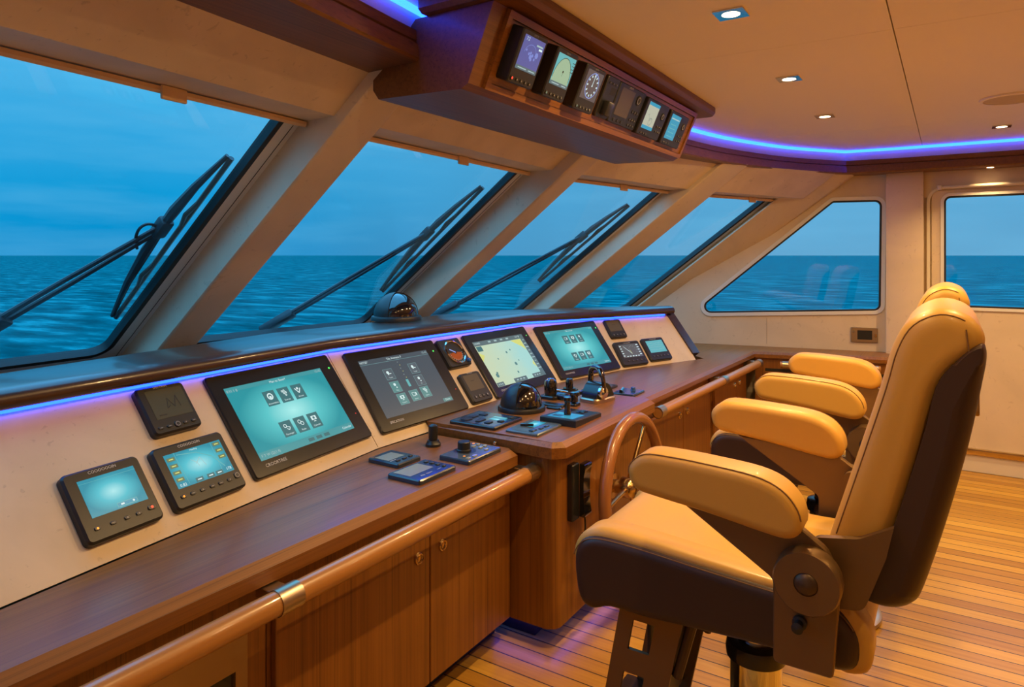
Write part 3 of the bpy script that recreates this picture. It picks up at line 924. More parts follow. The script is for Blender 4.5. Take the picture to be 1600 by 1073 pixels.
def screen_slate(mb, w, h):
    line(mb, [(-w * .5, h * .415), (w * .5, h * .415)], 0.0015, Z1, 'scr_tile_rim')
    txt(mb, 'Tile Assment 9', h * 0.055, -w * .02, h * .455, Z1, 'scr_white'); txt(mb, 'NITSE*', h * 0.055, -w * .49, h * .455, Z1, 'scr_white', 'LEFT')
    txt(mb, '15:42', h * 0.06, w * .49, h * .455, Z1, 'scr_pale', 'RIGHT')
    tw, th = w * .12, h * .18
    for x, y, wd, k, fl in ((-.19, .19, 'Tender', 6, 'scr_slate_bar'), (.18, .21, 'Tender', 6, 'scr_slate_bar'), (-.19, -.04, 'Ring', 7, 'scr_teal_btn'), (.175, -.02, 'TV', 7, 'scr_slate_bar'),
                            (-.18, -.26, 'Country', 5, 'scr_teal_btn'), (0, -.25, 'Button', 8, 'scr_teal_btn'), (.17, -.235, 'Option', 1, 'scr_teal_btn')):
        tile(mb, w * x, h * y, tw, th, wd, k, True, fl)
    for k in range(6): disc(mb, w * (0.0 + 0.012 * (k % 2)), h * (0.37 - 0.058 * k), 0.0022, Z1, 'scr_yellow' if k % 2 else 'scr_pale', 6)
    rect(mb, w * .0, -h * .02, w * .035, h * .13, Z1, 'scr_aqua')
    rect(mb, w * .42, -h * .455, w * .14, h * .06, Z1, 'scr_teal_btn'); txt(mb, 'Done', h * .05, w * .42, -h * .455, Z2, 'scr_white')


def screen_chart(mb, w, h):
    rect(mb, 0, h * .45, w, h * .10, Z1, 'scr_grey'); rect(mb, w * .46, 0, w * .08, h, Z1, 'scr_grey')
    rect(mb, -w * .44, h * .335, w * .10, h * .11, Z1 * 1.2, 'scr_tile')
    txt(mb, 'COURSE', h * .05, -w * .49, h * .455, Z2, 'scr_white', 'LEFT'); txt(mb, '12.4  08', h * .05, w * .42, h * .455, Z2, 'scr_white', 'RIGHT')
    for k in range(4): rect(mb, w * (-.20 + .12 * k), h * .455, w * .05, h * .035, Z2, 'scr_pale')
    for k in range(9): rect(mb, w * .46, h * (.36 - .085 * k), w * (.03 + .02 * (k % 3)), h * .022, Z2, 'scr_pale')
    mb.quad([(w * .20, h * .395, Z1 * .8), (w * .415, h * .395, Z1 * .8), (w * .415, h * .12, Z1 * .8), (w * .36, h * .22, Z1 * .8)], 'scr_yellow')
    mb.quad([(w * .415, -h * .12, Z1 * .8), (w * .415, -h * .30, Z1 * .8), (w * .37, -h * .2, Z1 * .8)], 'scr_yellow')
    mb.quad([(-w * .5, h * .26, Z1 * .8), (-w * .42, h * .18, Z1 * .8), (-w * .5, h * .06, Z1 * .8)], 'scr_yellow')
    for x, y, r in ((.0, .16, .008), (-.22, .06, .006), (.05, -.12, .012), (.09, .2, .006), (-.40, -.27, .014), (.0, -.30, .008), (.14, -.06, .005), (-.38, -.22, .008)):
        disc(mb, w * x, h * y, r, Z1, 'scr_darkdot', 7)
    for x, ww in ((-.43, .13), (-.03, .26), (.33, .2)):
        rect(mb, w * x, -h * .455, w * ww, h * .085, Z1, 'scr_grey')
        for j in range(3): rect(mb, w * (x - ww * .25 + ww * .25 * j), -h * .455, w * ww * .13, h * .03, Z2, 'scr_pale')


def screen_sonar(mb, w, h):
    line(mb, [(-w * .12, h * .18), (-w * .04, h * .06), (-w * .02, -h * .06)], 0.0016, Z1, 'scr_pale'); line(mb, [(-w * .06, h * .02), (w * .04, h * .18), (w * .09, -h * .10)], 0.0016, Z1, 'scr_pale')
    line(mb, [(-w * .30, h * .42), (w * .02, h * .34), (w * .24, h * .1), (w * .38, -h * .3)], 0.003, Z1, 'scr_aqua'); line(mb, [(-w * .33, h * .5), (-w * .3, -h * .45)], 0.0016, Z1, 'scr_aqua')
    line(mb, [(w * .32, h * .5), (w * .30, -h * .45)], 0.0016, Z1, 'scr_aqua')
    for k in range(4): rect(mb, -w * .41, h * (.34 - .2 * k), w * .13, h * .11, Z1, 'scr_green_btn'); rect(mb, -w * .41, h * (.34 - .2 * k), w * .07, h * .03, Z2, 'scr_yellow')
    for k in range(3): rect(mb, w * .41, h * (.40 - .2 * k), w * .13, h * .11, Z1, 'scr_green_btn'); rect(mb, w * .41, h * (.40 - .2 * k), w * .07, h * .03, Z2, 'scr_yellow')
    for x in (-.12, .08, .24): rect(mb, w * x, -h * .42, w * .13, h * .12, Z1, 'scr_tile'); rect(mb, w * x, -h * .42, w * .07, h * .03, Z2, 'scr_white')
    txt(mb, '0.82', h * .12, -w * .40, -h * .43, Z1, 'scr_white'); txt(mb, '178', h * .12, w * .42, -h * .40, Z1, 'scr_white')
    txt(mb, 'Heading', h * .07, 0, h * .45, Z1, 'scr_white')


def screen_plain(mb, w, h):
    rect(mb, w * .14, -h * .40, w * .36, h * .12, Z1, 'scr_aqua'); rect(mb, w * .14, -h * .40, w * .34, h * .09, Z2, 'scr_cyan')
    rect(mb, w * .05, -h * .40, w * .06, h * .045, Z3, 'scr_white'); disc(mb, w * .25, -h * .40, h * .03, Z3, 'scr_white', 8)
    line(mb, [(-w * .5, h * .4), (w * .5, h * .4)], 0.0008, Z1, 'scr_aqua')


def screen_gauge(mb, w, h):
    for k in range(5):
        rect(mb, -w * .44, h * (.36 - .18 * k), w * .08, h * .06, Z1, 'scr_white'); rect(mb, w * .42, h * (.40 - .18 * k), w * .10, h * .06, Z1, 'scr_white')
    for k in range(5): rect(mb, w * (-.28 + .14 * k), -h * .42, w * .08, h * .06, Z1, 'scr_white')
    line(mb, [(-w * .28, h * .34), (0, -h * .25)], 0.003, Z2, 'scr_white'); line(mb, [(0, -h * .25), (-w * .04, h * .05)], 0.0025, Z2, 'scr_yellow')
    for k in range(9):
        a = -0.5 + k * 0.52
        line(mb, [(w * .12 + h * .30 * math.cos(a), h * .02 + h * .30 * math.sin(a)), (w * .12 + h * .36 * math.cos(a), h * .02 + h * .36 * math.sin(a))], 0.002, Z1, 'scr_pale')


def screen_wave(mb, w, h):
    random.seed(3)
    for r in range(4):
        line(mb, [(w * (-.42 + .07 * k), h * (.28 - .18 * r) + random.uniform(-.05, .05) * h) for k in range(13)], 0.0012, Z1, 'scr_pale')


def screen_lcd(mb, w, h):
    line(mb, [(0, -h * .1), (-w * .1, -h * .2), (-w * .02, h * .15), (w * .1, -h * .18), (w * .22, h * .2), (w * .26, -h * .2)], 0.0028, Z1, 'lcd_segments')
    rect(mb, -w * .3, -h * .38, w * .2, h * .04, Z1, 'lcd_segments')


def screen_blank(mb, w, h):
    rect(mb, -w * .05, h * .1, w * .25, h * .03, Z1, 'lcd_segments')


def screen_ais(mb, w, h):
    txt(mb, '7.2', h * .14, -w * .33, h * .40, Z1, 'scr_white'); rect(mb, w * .28, h * .33, w * .3, h * .05, Z1, 'scr_pale'); rect(mb, w * .36, h * .24, w * .16, h * .06, Z1, 'scr_white')
    rect(mb, 0, -h * .44, w, h * .12, Z1, 'scr_grey'); rect(mb, -w * .2, -h * .44, w * .4, h * .03, Z2, 'scr_pale'); rect(mb, w * .26, -h * .44, w * .3, h * .03, Z2, 'scr_pale')
    for x, y, r in ((0, -.05, .008), (.08, -.0, .006), (-.1, .02, .005), (.2, -.08, .005), (-.25, .1, .004), (-.02, .06, .005), (.26, .05, .01), (.05, -.12, .006)): disc(mb, w * x, h * y, r, Z1, 'scr_indigo_bright', 7)
    disc(mb, -w * .05, -h * .05, w * .3, Z1, 'scr_indigo_bright', 20, w * .288, 0.3, 2.9)


def screen_hull(mb, w, h):
    pts = [(-w * .45, -h * .3)]
    for k in range(11):
        a = PI * k / 10
        pts.append((-w * .02 - w * .46 * math.cos(a), -h * .28 + h * .70 * math.sin(a)))
    mb.face([mb.bm.verts.new((x, y, Z1)) for x, y in [(w * .44, -h * .38), (-w * .48, -h * .38)] + pts[1:]], 'scr_mint')
    line(mb, pts[1:], 0.002, Z2, 'lcd_segments'); disc(mb, 0, -h * .02, 0.0045, Z2, 'lcd_segments', 8); line(mb, [(0, h * .02), (0, -h * .16)], 0.0012, Z2, 'lcd_segments')
    rect(mb, 0, -h * .44, w, h * .12, Z1, 'scr_grey'); rect(mb, -w * .2, -h * .44, w * .4, h * .03, Z2, 'scr_pale'); rect(mb, w * .28, -h * .44, w * .25, h * .03, Z2, 'scr_pale')
    for k in range(4): rect(mb, w * .42, h * (.36 - .1 * k), w * .13, h * .02, Z2, 'lcd_segments')


def screen_dial(mb, w, h):
    r = h * .44
    disc(mb, 0, 0, r, Z1, 'scr_blue_line', 40, r * .95)
    for k in range(12):
        a = k * PI / 6
        M = Matrix.Translation((r * .78 * math.cos(a), r * .78 * math.sin(a), Z1)) @ Matrix.Rotation(a, 4, 'Z')
        mb.box((0, 0, 0.0003), (r * .17, r * .12, 0.0006), 'scr_white', M)
    line(mb, [(0, -h * .03), (h * .02, h * .40)], 0.003, Z2, 'scr_white'); disc(mb, 0, 0, 0.004, Z2, 'scr_white', 8)
    line(mb, [(-r * .1, r * 1.05), (r * .25, r * .72)], 0.002, Z2, 'scr_blue_line'); line(mb, [(r * .3, r * 1.05), (-r * .05, r * .72)], 0.002, Z2, 'scr_blue_line')


def screen_list(mb, w, h):
    rect(mb, 0, h * .44, w, h * .12, Z1, 'scr_cyan'); rect(mb, 0, -h * .44, w, h * .13, Z1, 'scr_cyan')
    random.seed(5)
    line(mb, [(w * (-.3 + .1 * k), h * (.1 * math.sin(k * 1.7) - .03 * k)) for k in range(7)], 0.0012, Z1, 'scr_grey'); disc(mb, w * .05, -h * .2, w * .14, Z1, 'scr_grey', 12, w * .125)


def screen_cyan(mb, w, h):
    rect(mb, 0, h * .33, w * .86, h * .05, Z1, 'scr_pale')
    for r in range(4): rect(mb, -w * .05, h * (.1 - .16 * r), w * .6, h * .03, Z1, 'scr_aqua')


def instrument(name, label, cat, M, w, h, d, scr, bg, draw, logo=None, buttons=None, leds=(), r=0.012, group=None, gloss='black_plastic', rim=0.006, foot=0.0008):
    """a housing standing on its panel; scr = (x, y, w, h) of the display in the housing's own plane"""
    group = group or {'monitor': 'monitors on the instrument panel', 'display': 'small displays on the instrument panel'}.get(name)
    t = thing(name, label, cat, M, group=group)
    mb = MB(); plate(mb, w, h, d, r, gloss, foot, rim); mb.build('housing', t)
    x, y, sw, sh = scr
    mb = MB(); rect(mb, 0, 0, sw, sh, 0, bg); 
    if draw: draw(mb, sw, sh)
    s = mb.build('screen', t, smooth=0, recalc=False); s.location = (x, y, d + foot + 0.0006)
    if logo:
        mb = MB(); txt(mb, logo[0], logo[1], logo[2], logo[3], d + foot + 0.0006, logo[4] if len(logo) > 4 else 'print_white', logo[5] if len(logo) > 5 else 'CENTER'); mb.build('lettering', t, smooth=0, recalc=False)
    for k, (bx, by, bw, bh, bm_, mark) in enumerate(buttons or ()):
        mb = MB(); plate(mb, bw, bh, 0.003, min(bw, bh) * 0.45, bm_, d + foot, 0.001)
        if mark == 'dot': disc(mb, bx * 0, 0, min(bw, bh) * 0.22, d + foot + 0.0034, 'print_grey', 8)
        if mark == 'bar': rect(mb, 0, 0, bw * 0.5, bh * 0.16, d + foot + 0.0034, 'print_grey')
        if mark == 'ring': disc(mb, 0, 0, min(bw, bh) * 0.36, d + foot + 0.0034, 'print_grey', 14, min(bw, bh) * 0.28)
        if mark and mark.startswith('led'): disc(mb, 0, 0, min(bw, bh) * 0.3, d + foot + 0.0034, mark, 10)
        b = mb.build('button', t, recalc=False); b.location = (bx, by, 0)
    for lx, ly, lr, lm in leds:
        mb = MB(); mb.lathe([(0.0001, 0.0015), (lr, 0.001), (lr, 0)], lm, None, 10); b = mb.build('indicator_light', t); b.location = (lx, ly, d + foot)
    return t


T_ = 0.0
A, B, D, E_ = FL['A'], FL['B'], FL['D'], FL['E']
MON = dict(r=0.014, gloss='black_satin', rim=0.004)
instrument('monitor', 'large monitor with six icons on bright teal, beside the small sonar display', 'monitor', A.M(2.460, 0.202), 0.625, 0.405, 0.016, (-0.015, -0.002, 0.494, 0.291), 'scr_teal',
           lambda m, w, h: screen_menu(m, w, h, 'Man to Steer?', ['Automation', 'Entrust', 'Ahoon', 'Passenger', 'Radar', 'Calendar'], [0, 1, 2, 3, 4, 5]),
           ('CROORTREE', 0.017, -0.255, -0.168, 'print_white', 'LEFT'), leds=((0.283, 0.135, 0.004, 'led_green'), (0.285, -0.09, 0.002, 'led_red')), **MON)
instrument('monitor', 'monitor with a dark slate screen of outlined icons, second from the left', 'monitor', B.M(0.345, 0.193), 0.595, 0.403, 0.016, (-0.013, 0.003, 0.456, 0.291), 'scr_slate', screen_slate,
           ('SPECATION', 0.016, -0.235, -0.165, 'print_white', 'LEFT'), leds=((0.262, 0.135, 0.004, 'led_green'), (0.27, -0.09, 0.002, 'led_red')), **MON)
instrument('monitor', 'monitor showing a pale yellow and green sea chart, behind the black dome', 'monitor', B.M(1.193, 0.192), 0.612, 0.395, 0.016, (-0.012, 0.002, 0.487, 0.285), 'scr_chart', screen_chart,
           ('CROORTREE', 0.016, -0.25, -0.163, 'print_white', 'LEFT'), leds=((0.275, 0.13, 0.003, 'led_green'),), **MON)
instrument('monitor', 'rightmost large monitor, teal screen with six small icons, behind the throttle lever', 'monitor', D.M(0.334, 0.183), 0.608, 0.380, 0.016, (-0.007, 0.004, 0.483, 0.281), 'scr_teal',
           lambda m, w, h: screen_menu(m, w, h, 'Man to Steer', ['Home', 'Trim', 'Alarm', 'Pump', 'Log', 'Radar'], [8, 5, 7, 2, 8, 5]),
           ('CROORTREE', 0.015, -0.25, -0.16, 'print_white', 'LEFT'), leds=((0.278, 0.13, 0.004, 'led_green'),), **MON)
SM = dict(r=0.016, rim=0.006)


def btns(xs, y, w, h, marks):
    return [(x, y, w, h, 'dark_button', m) for x, m in zip(xs, marks)]


instrument('display', 'leftmost small display with a plain bright cyan screen, low on the limestone panel', 'display', A.M(1.691, 0.097), 0.220, 0.203, 0.024, (0.004, 0.018, 0.161, 0.108), 'scr_sonar', screen_plain,
           ('COOOOOOIN', 0.012, 0.0, 0.087), btns((-0.075, -0.032, 0.008, 0.042), -0.066, 0.016, 0.010, ('led_orange', 'bar', 'dot', 'dot')) + [(0.083, -0.062, 0.024, 0.014, 'dark_button', 'led_red')], **SM)
instrument('display', 'small display with a blue sonar picture, next to the large left monitor', 'display', A.M(1.971, 0.097), 0.258, 0.205, 0.024, (0.004, 0.016, 0.206, 0.113), 'scr_sonar', screen_sonar,
           ('COOOOOOIN', 0.012, 0.0, 0.088), btns((-0.095, -0.062, -0.028, 0.008, 0.040, 0.074), -0.066, 0.018, 0.011, ('led_orange', 'bar', 'dot', 'bar', 'bar', 'dot')) + [(0.106, -0.060, 0.022, 0.022, 'dark_button', 'ring')], **SM)
instrument('display', 'small unlit grey display just under the blue strip, above the sonar display', 'display', A.M(1.969, 0.321), 0.172, 0.170, 0.024, (0.006, 0.017, 0.131, 0.102), 'lcd_off', screen_lcd,
           ('SPECTRUM', 0.010, 0.0, 0.076), btns((-0.06, -0.03, 0.028, 0.058), -0.063, 0.018, 0.010, ('bar', 'bar', 'dot', 'bar')) + [(-0.001, -0.062, 0.022, 0.022, 'dark_button', 'ring')], **SM)
instrument('display', 'small unlit display below the round rudder gauge', 'display', B.M(0.768, 0.087), 0.167, 0.170, 0.022, (-0.004, 0.026, 0.118, 0.088), 'lcd_dark', screen_blank,
           ('SPECTRUM', 0.009, 0.0, 0.078), btns((-0.05, -0.018, 0.014, 0.046), -0.055, 0.020, 0.020, ('dot', 'ring', 'bar', 'dot')), **SM)
instrument('display', 'small unlit display, topmost on the right end of the panel', 'display', E_.M(0.100, 0.292), 0.152, 0.150, 0.020, (-0.004, 0.020, 0.118, 0.085), 'lcd_dark', screen_blank,
           ('SPECTRUM', 0.009, 0.0, 0.068), btns((-0.05, -0.018, 0.014, 0.046), -0.052, 0.018, 0.016, ('dot', 'bar', 'bar', 'dot')), **SM)
instrument('display', 'small display with a white needle dial, beside the rightmost monitor', 'display', E_.M(0.124, 0.090), 0.240, 0.186, 0.022, (0.004, 0.017, 0.187, 0.102), 'scr_gauge', screen_gauge,
           ('COOOOOOIN', 0.010, 0.0, 0.077), btns((-0.06, -0.02, 0.02, 0.06), -0.060, 0.020, 0.010, ('bar', 'dot', 'bar', 'dot')) + [(0.095, -0.062, 0.008, 0.008, 'dark_button', 'led_dim')], **SM)
instrument('display', 'rightmost small display with a plain aqua screen, at the end of the panel', 'display', E_.M(0.386, 0.100), 0.216, 0.181, 0.022, (0.002, 0.018, 0.165, 0.095), 'scr_aqua', screen_wave,
           ('COOOOOOIN', 0.010, 0.0, 0.077), btns((-0.07, -0.035, 0.0, 0.035, 0.07), -0.058, 0.020, 0.012, ('bar', 'dot', 'bar', 'dot', 'bar')), **SM)

# rudder gauge
t = thing('rudder_gauge', 'square black rudder gauge with a round orange dial, between two monitors', 'gauge', B.M(0.746, 0.296))
mb = MB(); plate(mb, 0.178, 0.168, 0.026, 0.014, 'black_plastic', 0.0008, 0.006); mb.build('housing', t)
mb = MB(); disc(mb, 0, 0, 0.062, 0.0285, 'socket_dark', 32); disc(mb, 0, 0, 0.05, 0.0292, 'amber_glass', 24, 0.012, PI * 1.05, PI * 1.95)
for k in range(13):
    a = PI * (1.05 + 0.9 * k / 12); line(mb, [(0.045 * math.cos(a), 0.045 * math.sin(a)), (0.055 * math.cos(a), 0.055 * math.sin(a))], 0.0016, 0.0297, 'print_white')
mb.build('dial', t, smooth=0, recalc=False)
mb = MB(); mb.lathe([(0.060, 0.0), (0.060, 0.007), (0.064, 0.010), (0.070, 0.007), (0.071, 0.0), (0.060, 0.0)], 'chrome', Matrix.Translation((-0.006 * 0, 0, 0.026)), 40); mb.build('bezel', t)
mb = MB(); line(mb, [(0, -0.004), (-0.035, 0.018)], 0.006, 0.0312, 'scr_blue_line'); mb.build('needle', t, smooth=0, recalc=False)
mb = MB(); mb.lathe([(0.0001, 0.040), (0.009, 0.039), (0.012, 0.034), (0.012, 0.026)], 'blue_cap', Matrix.Translation((0.068, -0.062, 0)), 16); mb.build('knob', t)

# ------------------------------------------------------------------ worktops, cabinets, helm
ZL, ZR, ZW = 0.805, 0.85, 0.84


def top_slab(mb, poly, z, th, mat, bev=0.026, keep=(), lean=()):
    """worktop: bevelled upper edge all round its outline, given at the top face"""
    out = inset(poly, -bev)
    out = [poly[i] if i in keep else q for i, q in enumerate(out)]
    sh = lambda ring, dz: [(x, y - dz / math.tan(TILT)) if i in lean else (x, y) for i, (x, y) in enumerate(ring)]
    mb.loft([[V3((x, y, zz)) for x, y in ring] for ring, zz in ((sh(out, th), z - th), (sh(out, bev * 0.75), z - bev * 0.75), (poly, z))], mat)


mb = MB(); pl = panel_line(ZL, -0.003)
poly = [(XL + 0.03, 1.535), (2.345, 1.51), (2.368, 1.535), (2.368, pl[1][1] - 0.012), pl[1], (XL + 0.03, pl[0][1] - 0.004)]
top_slab(mb, poly, ZL, 0.06, 'teak_x', keep=(2, 3, 4, 5))
tag(mb.build('worktop', smooth=0), 'lower teak worktop in front of the left monitors, carrying three flat control panels', 'worktop')

HX0, HX1, HY = 2.395, 3.40, 1.315
mb = MB(); pr = panel_line(ZR, -0.004)
hel = thing('helm_pedestal', 'raised teak helm pedestal in the middle, with the steering wheel on its front', 'helm console', loc=(2.9, 1.6, 0))
oh = Matrix.Translation(-hel.location)
poly = round_poly([(HX0, HY), (HX1, HY), (HX1, 1.365), (HX1, pr[2][1] - 0.014), (HX0, pr[1][1] - 0.014)], [0.028, 0.02, 0, 0, 0], 1)
top_slab(mb, poly, ZR, 0.062, 'teak_x', 0.024, keep=(5, 6), lean=(5, 6))
mb.bm.transform(oh); mb.build('top', hel, smooth=0)
mb = MB(); body = round_poly([(2.405, 1.335), (3.405, 1.335), (3.405, 1.93), (2.405, 1.93)], [0.055, 0.055, 0, 0], 6)
mb.loft([[V3((x, y, z)) for x, y in body] for z in (0.085, 0.787)], 'teak_z'); mb.bm.transform(oh); mb.build('body', hel, smooth=40)
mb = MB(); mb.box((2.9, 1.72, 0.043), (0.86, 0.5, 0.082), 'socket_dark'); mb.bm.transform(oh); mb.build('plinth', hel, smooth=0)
mb = MB(); M = oh @ frame_matrix(V3((2.371 - 0.0003, 1.60, 0.8155)), V3((0, -1, 0)), V3((0, 0, 1)), V3((-1, 0, 0)))
mb.lathe([(0.0001, 0.012), (0.006, 0.012), (0.0075, 0.009), (0.0075, 0)], 'chrome', M, 14); mb.build('stud', hel)
# light strip under the helm toe space
mb = MB(); mb.box((2.90, 1.375, 0.078), (0.92, 0.012, 0.008), 'led_blue'); mb.box((2.44, 1.65, 0.078), (0.012, 0.5, 0.008), 'led_blue')
tag(mb.build('light_strip', smooth=0), 'blue light strip in the toe space under the helm pedestal, glowing on the deck', 'light strip')

mb = MB()
pw = panel_line(ZW, -0.006); pe = V3((*pw[4], 0)); ue = FL['E'].u
pe1 = pe + ue * 0.085; pe2 = pe1 + V3((0.10, 0.10, 0))
poly = [(3.430, 1.372), (5.60, 1.320), (5.80, 0.392), (6.112, 0.392), (6.100, 0.48), (5.768, 2.28), (5.10, 2.28), (pe2.x, pe2.y), (pe1.x, pe1.y), pw[4], pw[3], pw[2], (3.430, pw[2][1] + 0.0)]
poly = [(x, y - 0.002) for x, y in poly]
out = [(3.430, 1.352), (5.577, 1.300), (5.776, 0.392)] + poly[3:]
out = [(x, y - 0.015) if i in (9, 10, 11, 12) else (x, y) for i, (x, y) in enumerate(out)]; outl = [(x, y - 0.025) if i in (9, 10, 11, 12) else (x, y) for i, (x, y) in enumerate(out)]
mb.loft([[V3((x, y, zz)) for x, y in ring] for ring, zz in ((outl, ZW - 0.045), (out, ZW - 0.018), (poly, ZW))], 'teak_x')
tag(mb.build('worktop', smooth=0), 'right-hand teak worktop turning the corner along the side wall', 'worktop')


def latch(name_parent, loc, nrm=V3((0, -1, 0)), off=None):
    z = nrm; x = V3((0, 0, 1)).cross(z).normalized(); y = z.cross(x)
    M = frame_matrix(loc, x, y, z)
    if off is not None: M = off @ M
    mb = MB(); mb.lathe([(0.0001, 0.004), (0.006, 0.004), (0.0065, 0.0025), (0.011, 0.003), (0.013, 0.008), (0.017, 0.009), (0.0205, 0.006), (0.0215, 0.0)], 'brass', M, 28)
    return mb.build('ring_latch', name_parent)


def cabinet(label, x0, x1, yf, z0, z1, doors, group=None, ytop=None, depth=0.36, top=0.745):
    """cupboard block with its doors; doors = list of (xa, xb, latch x or None)"""
    c = thing('cabinet', label, 'cabinet', loc=((x0 + x1) / 2, yf + depth / 2, 0), group=group); oc = Matrix.Translation(-c.location)
    mb = MB(); mb.box(((x0 + x1) / 2, yf + depth / 2 + 0.008, (z0 + top) / 2), (x1 - x0, depth, top - z0), 'teak_z')
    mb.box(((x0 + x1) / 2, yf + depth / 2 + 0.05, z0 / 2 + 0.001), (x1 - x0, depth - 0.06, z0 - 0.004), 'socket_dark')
    mb.bm.transform(oc); mb.build('body', c, smooth=0)
    for xa, xb, lx in doors:
        mb = MB(); mb.box(((xa + xb) / 2, yf - 0.004, (z0 + 0.012 + z1) / 2), (xb - xa - 0.006, 0.02, z1 - z0 - 0.016), 'teak_z', None, 0.002, 1); mb.bm.transform(oc)
        d = mb.build('door', c, smooth=0)
        if lx is not None: latch(d, V3((lx, yf - 0.0142, z1 - 0.063)), off=oc)
    return c


cabinet('two-door teak cupboard with round brass latches under the left worktop', 1.195, 2.398, 1.545, 0.09, 0.627, [(1.205, 1.858, 1.795), (1.858, 2.375, 1.925)], 'teak cupboards under the worktops', top=0.743)
cabinet('two-door teak cupboard right of the steering wheel', 3.43, 4.655, 1.385, 0.09, 0.700, [(3.445, 4.078, 4.005), (4.078, 4.650, 4.15)], 'teak cupboards under the worktops', top=0.793)
cabinet('two-door teak cupboard in the far corner, ending at the side wall', 4.659, 5.52, 1.36, 0.09, 0.700, [(4.664, 5.232, 5.165), (5.232, 5.51, 5.30)], 'teak cupboards under the worktops', top=0.793)
# appliance drawer at the near left end
c = thing('drinks_cooler', 'metal-fronted appliance in a teak housing, at the near end under the left worktop', 'appliance', loc=(0.2, 1.75, 0)); oc = Matrix.Translation(-c.location)
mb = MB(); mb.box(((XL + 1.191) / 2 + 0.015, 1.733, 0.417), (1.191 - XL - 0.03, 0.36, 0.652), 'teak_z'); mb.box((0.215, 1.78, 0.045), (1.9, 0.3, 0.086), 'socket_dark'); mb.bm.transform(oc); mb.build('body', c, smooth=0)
mb = MB(); ph = [(0.36, 0.11), (1.125, 0.11), (1.125, 0.618), (0.36, 0.618)]; pi_ = [(0.43, 0.16), (1.09, 0.16), (1.09, 0.535), (0.43, 0.535)]
ring_mesh(mb, ph, pi_, lambda a, b, p: oc @ V3((a, 1.5528 - p, b)), 0.0, 0.014, 'brushed_bronze'); mb.build('metal_frame', c, smooth=0)
mb = MB(); mb.box((0.76, 1.5505, 0.348), (0.662, 0.004, 0.377), 'black_gloss'); mb.bm.transform(oc); mb.build('dark_window', c, smooth=0)
mb = MB(); mb.box((0.74, 1.548, 0.626), (0.78, 0.012, 0.010), 'socket_dark'); mb.bm.transform(oc); mb.build('slot', c, smooth=0)
# side wall cupboard
c = thing('cabinet', 'low teak drawer cupboard along the side wall behind the far seat', 'cabinet', loc=(5.9, 0.8, 0), group='teak cupboards under the worktops'); oc = Matrix.Translation(-c.location)
a0, a1 = V3((5.608, 1.29, 0)), V3((5.80, 0.40, 0)); nrm = V3((-(a0.y - a1.y), (a0.x - a1.x), 0)).normalized()
mb = MB(); mb.prism([(5.605, 1.30, 0.09), (5.80, 0.40, 0.09), (6.08, 0.40, 0.09), (5.95, 1.30, 0.09)], (0, 0, 0.70), 'teak_z'); mb.bm.transform(oc); mb.build('body', c, smooth=0)
al = (a1 - a0).normalized()
for k, (s0, s1) in enumerate(((0.06, 0.48), (0.50, 0.92))):
    M = oc @ frame_matrix(a0 + al * ((s0 + s1) / 2) + nrm * 0.002 + V3((0, 0, 0.585)), al, nrm, V3((0, 0, 1)))
    mb = MB(); mb.box((0, 0, 0), (s1 - s0 - 0.006, 0.018, 0.20), 'teak_z', M, 0.002, 1); mb.build('drawer', c, smooth=0)
    M2 = oc @ frame_matrix(a0 + al * ((s0 + s1) / 2) + nrm * 0.0005 + V3((0, 0, 0.70)), al, nrm, V3((0, 0, 1)))
    mb = MB(); mb.box((0, 0, 0), (s1 - s0 - 0.006, 0.002, 0.022), 'socket_dark', M2); mb.build('gap', c, smooth=0)


# handrails
def handrail(label, pts, brackets, r, fascia, ends=True, group='teak handrails along the cabinets'):
    p0 = V3(pts[0]); c = thing('handrail', label, 'handrail', loc=p0, group=group)
    mb = MB(); d = (V3(pts[1]) - p0); L_ = d.length; d.normalize()
    mb.tube([V3((0, 0, 0)), d * (L_ / 2), d * L_], r, 'rail_teak', 24); mb.build('rail', c)
    for t in brackets:
        q = d * t; n_ = fascia - 0.0
        mb = MB(); w = 0.034
        prof = [(r + 0.0025, -w), (r + 0.0025, w)]
        z = d; x = V3((0, 0, 1)); y = z.cross(x).normalized(); x = y.cross(z)
        M = frame_matrix(q, x, y, z)
        mb.lathe([(r + 0.0005, -w), (r + 0.003, -w), (r + 0.003, w), (r + 0.0005, w)], 'satin_steel', M, 28)
        hd = V3((-d.y, d.x, 0)).normalized()
        mb.box((0, (r + fascia) / 2, 0.004), (0.052, fascia - r - 0.002, 0.030), 'satin_steel', frame_matrix(q, d, hd, V3((0, 0, 1))), 0.002, 1)
        mb.build('bracket', c)
    return c


handrail('long thick handrail on metal sleeves along the front of the left worktop', [(XL + 0.06, 1.437, 0.722), (2.395, 1.425, 0.722)], [1.86, 3.055], 0.031, 0.092)
handrail('handrail along the right-hand cupboards, from the helm to the far corner', [(3.47, 1.305, 0.765), (5.50, 1.243, 0.765)], [0.03, 1.13, 2.0], 0.028, 0.085)
handrail('short handrail on the side wall cupboard behind the far seats', [(5.545, 1.10, 0.760), (5.705, 0.43, 0.760)], [0.05, 0.64], 0.022, 0.052)

# ------------------------------------------------------------------ objects on the lower left worktop
def flat_panel(name, label, cat, cx, cy, w, h, z, th, mat, top=None, r=0.008, group=None):
    t = thing(name, label, cat, loc=(cx, cy, z + 0.0005), group=group or ('control panels lying on the worktops' if name == 'control_panel' else 'flat strip plates on the helm top'))
    mb = MB(); plate(mb, w, h, th, r, mat, 0, 0.004, top=top); mb.build('base_plate', t)
    return t


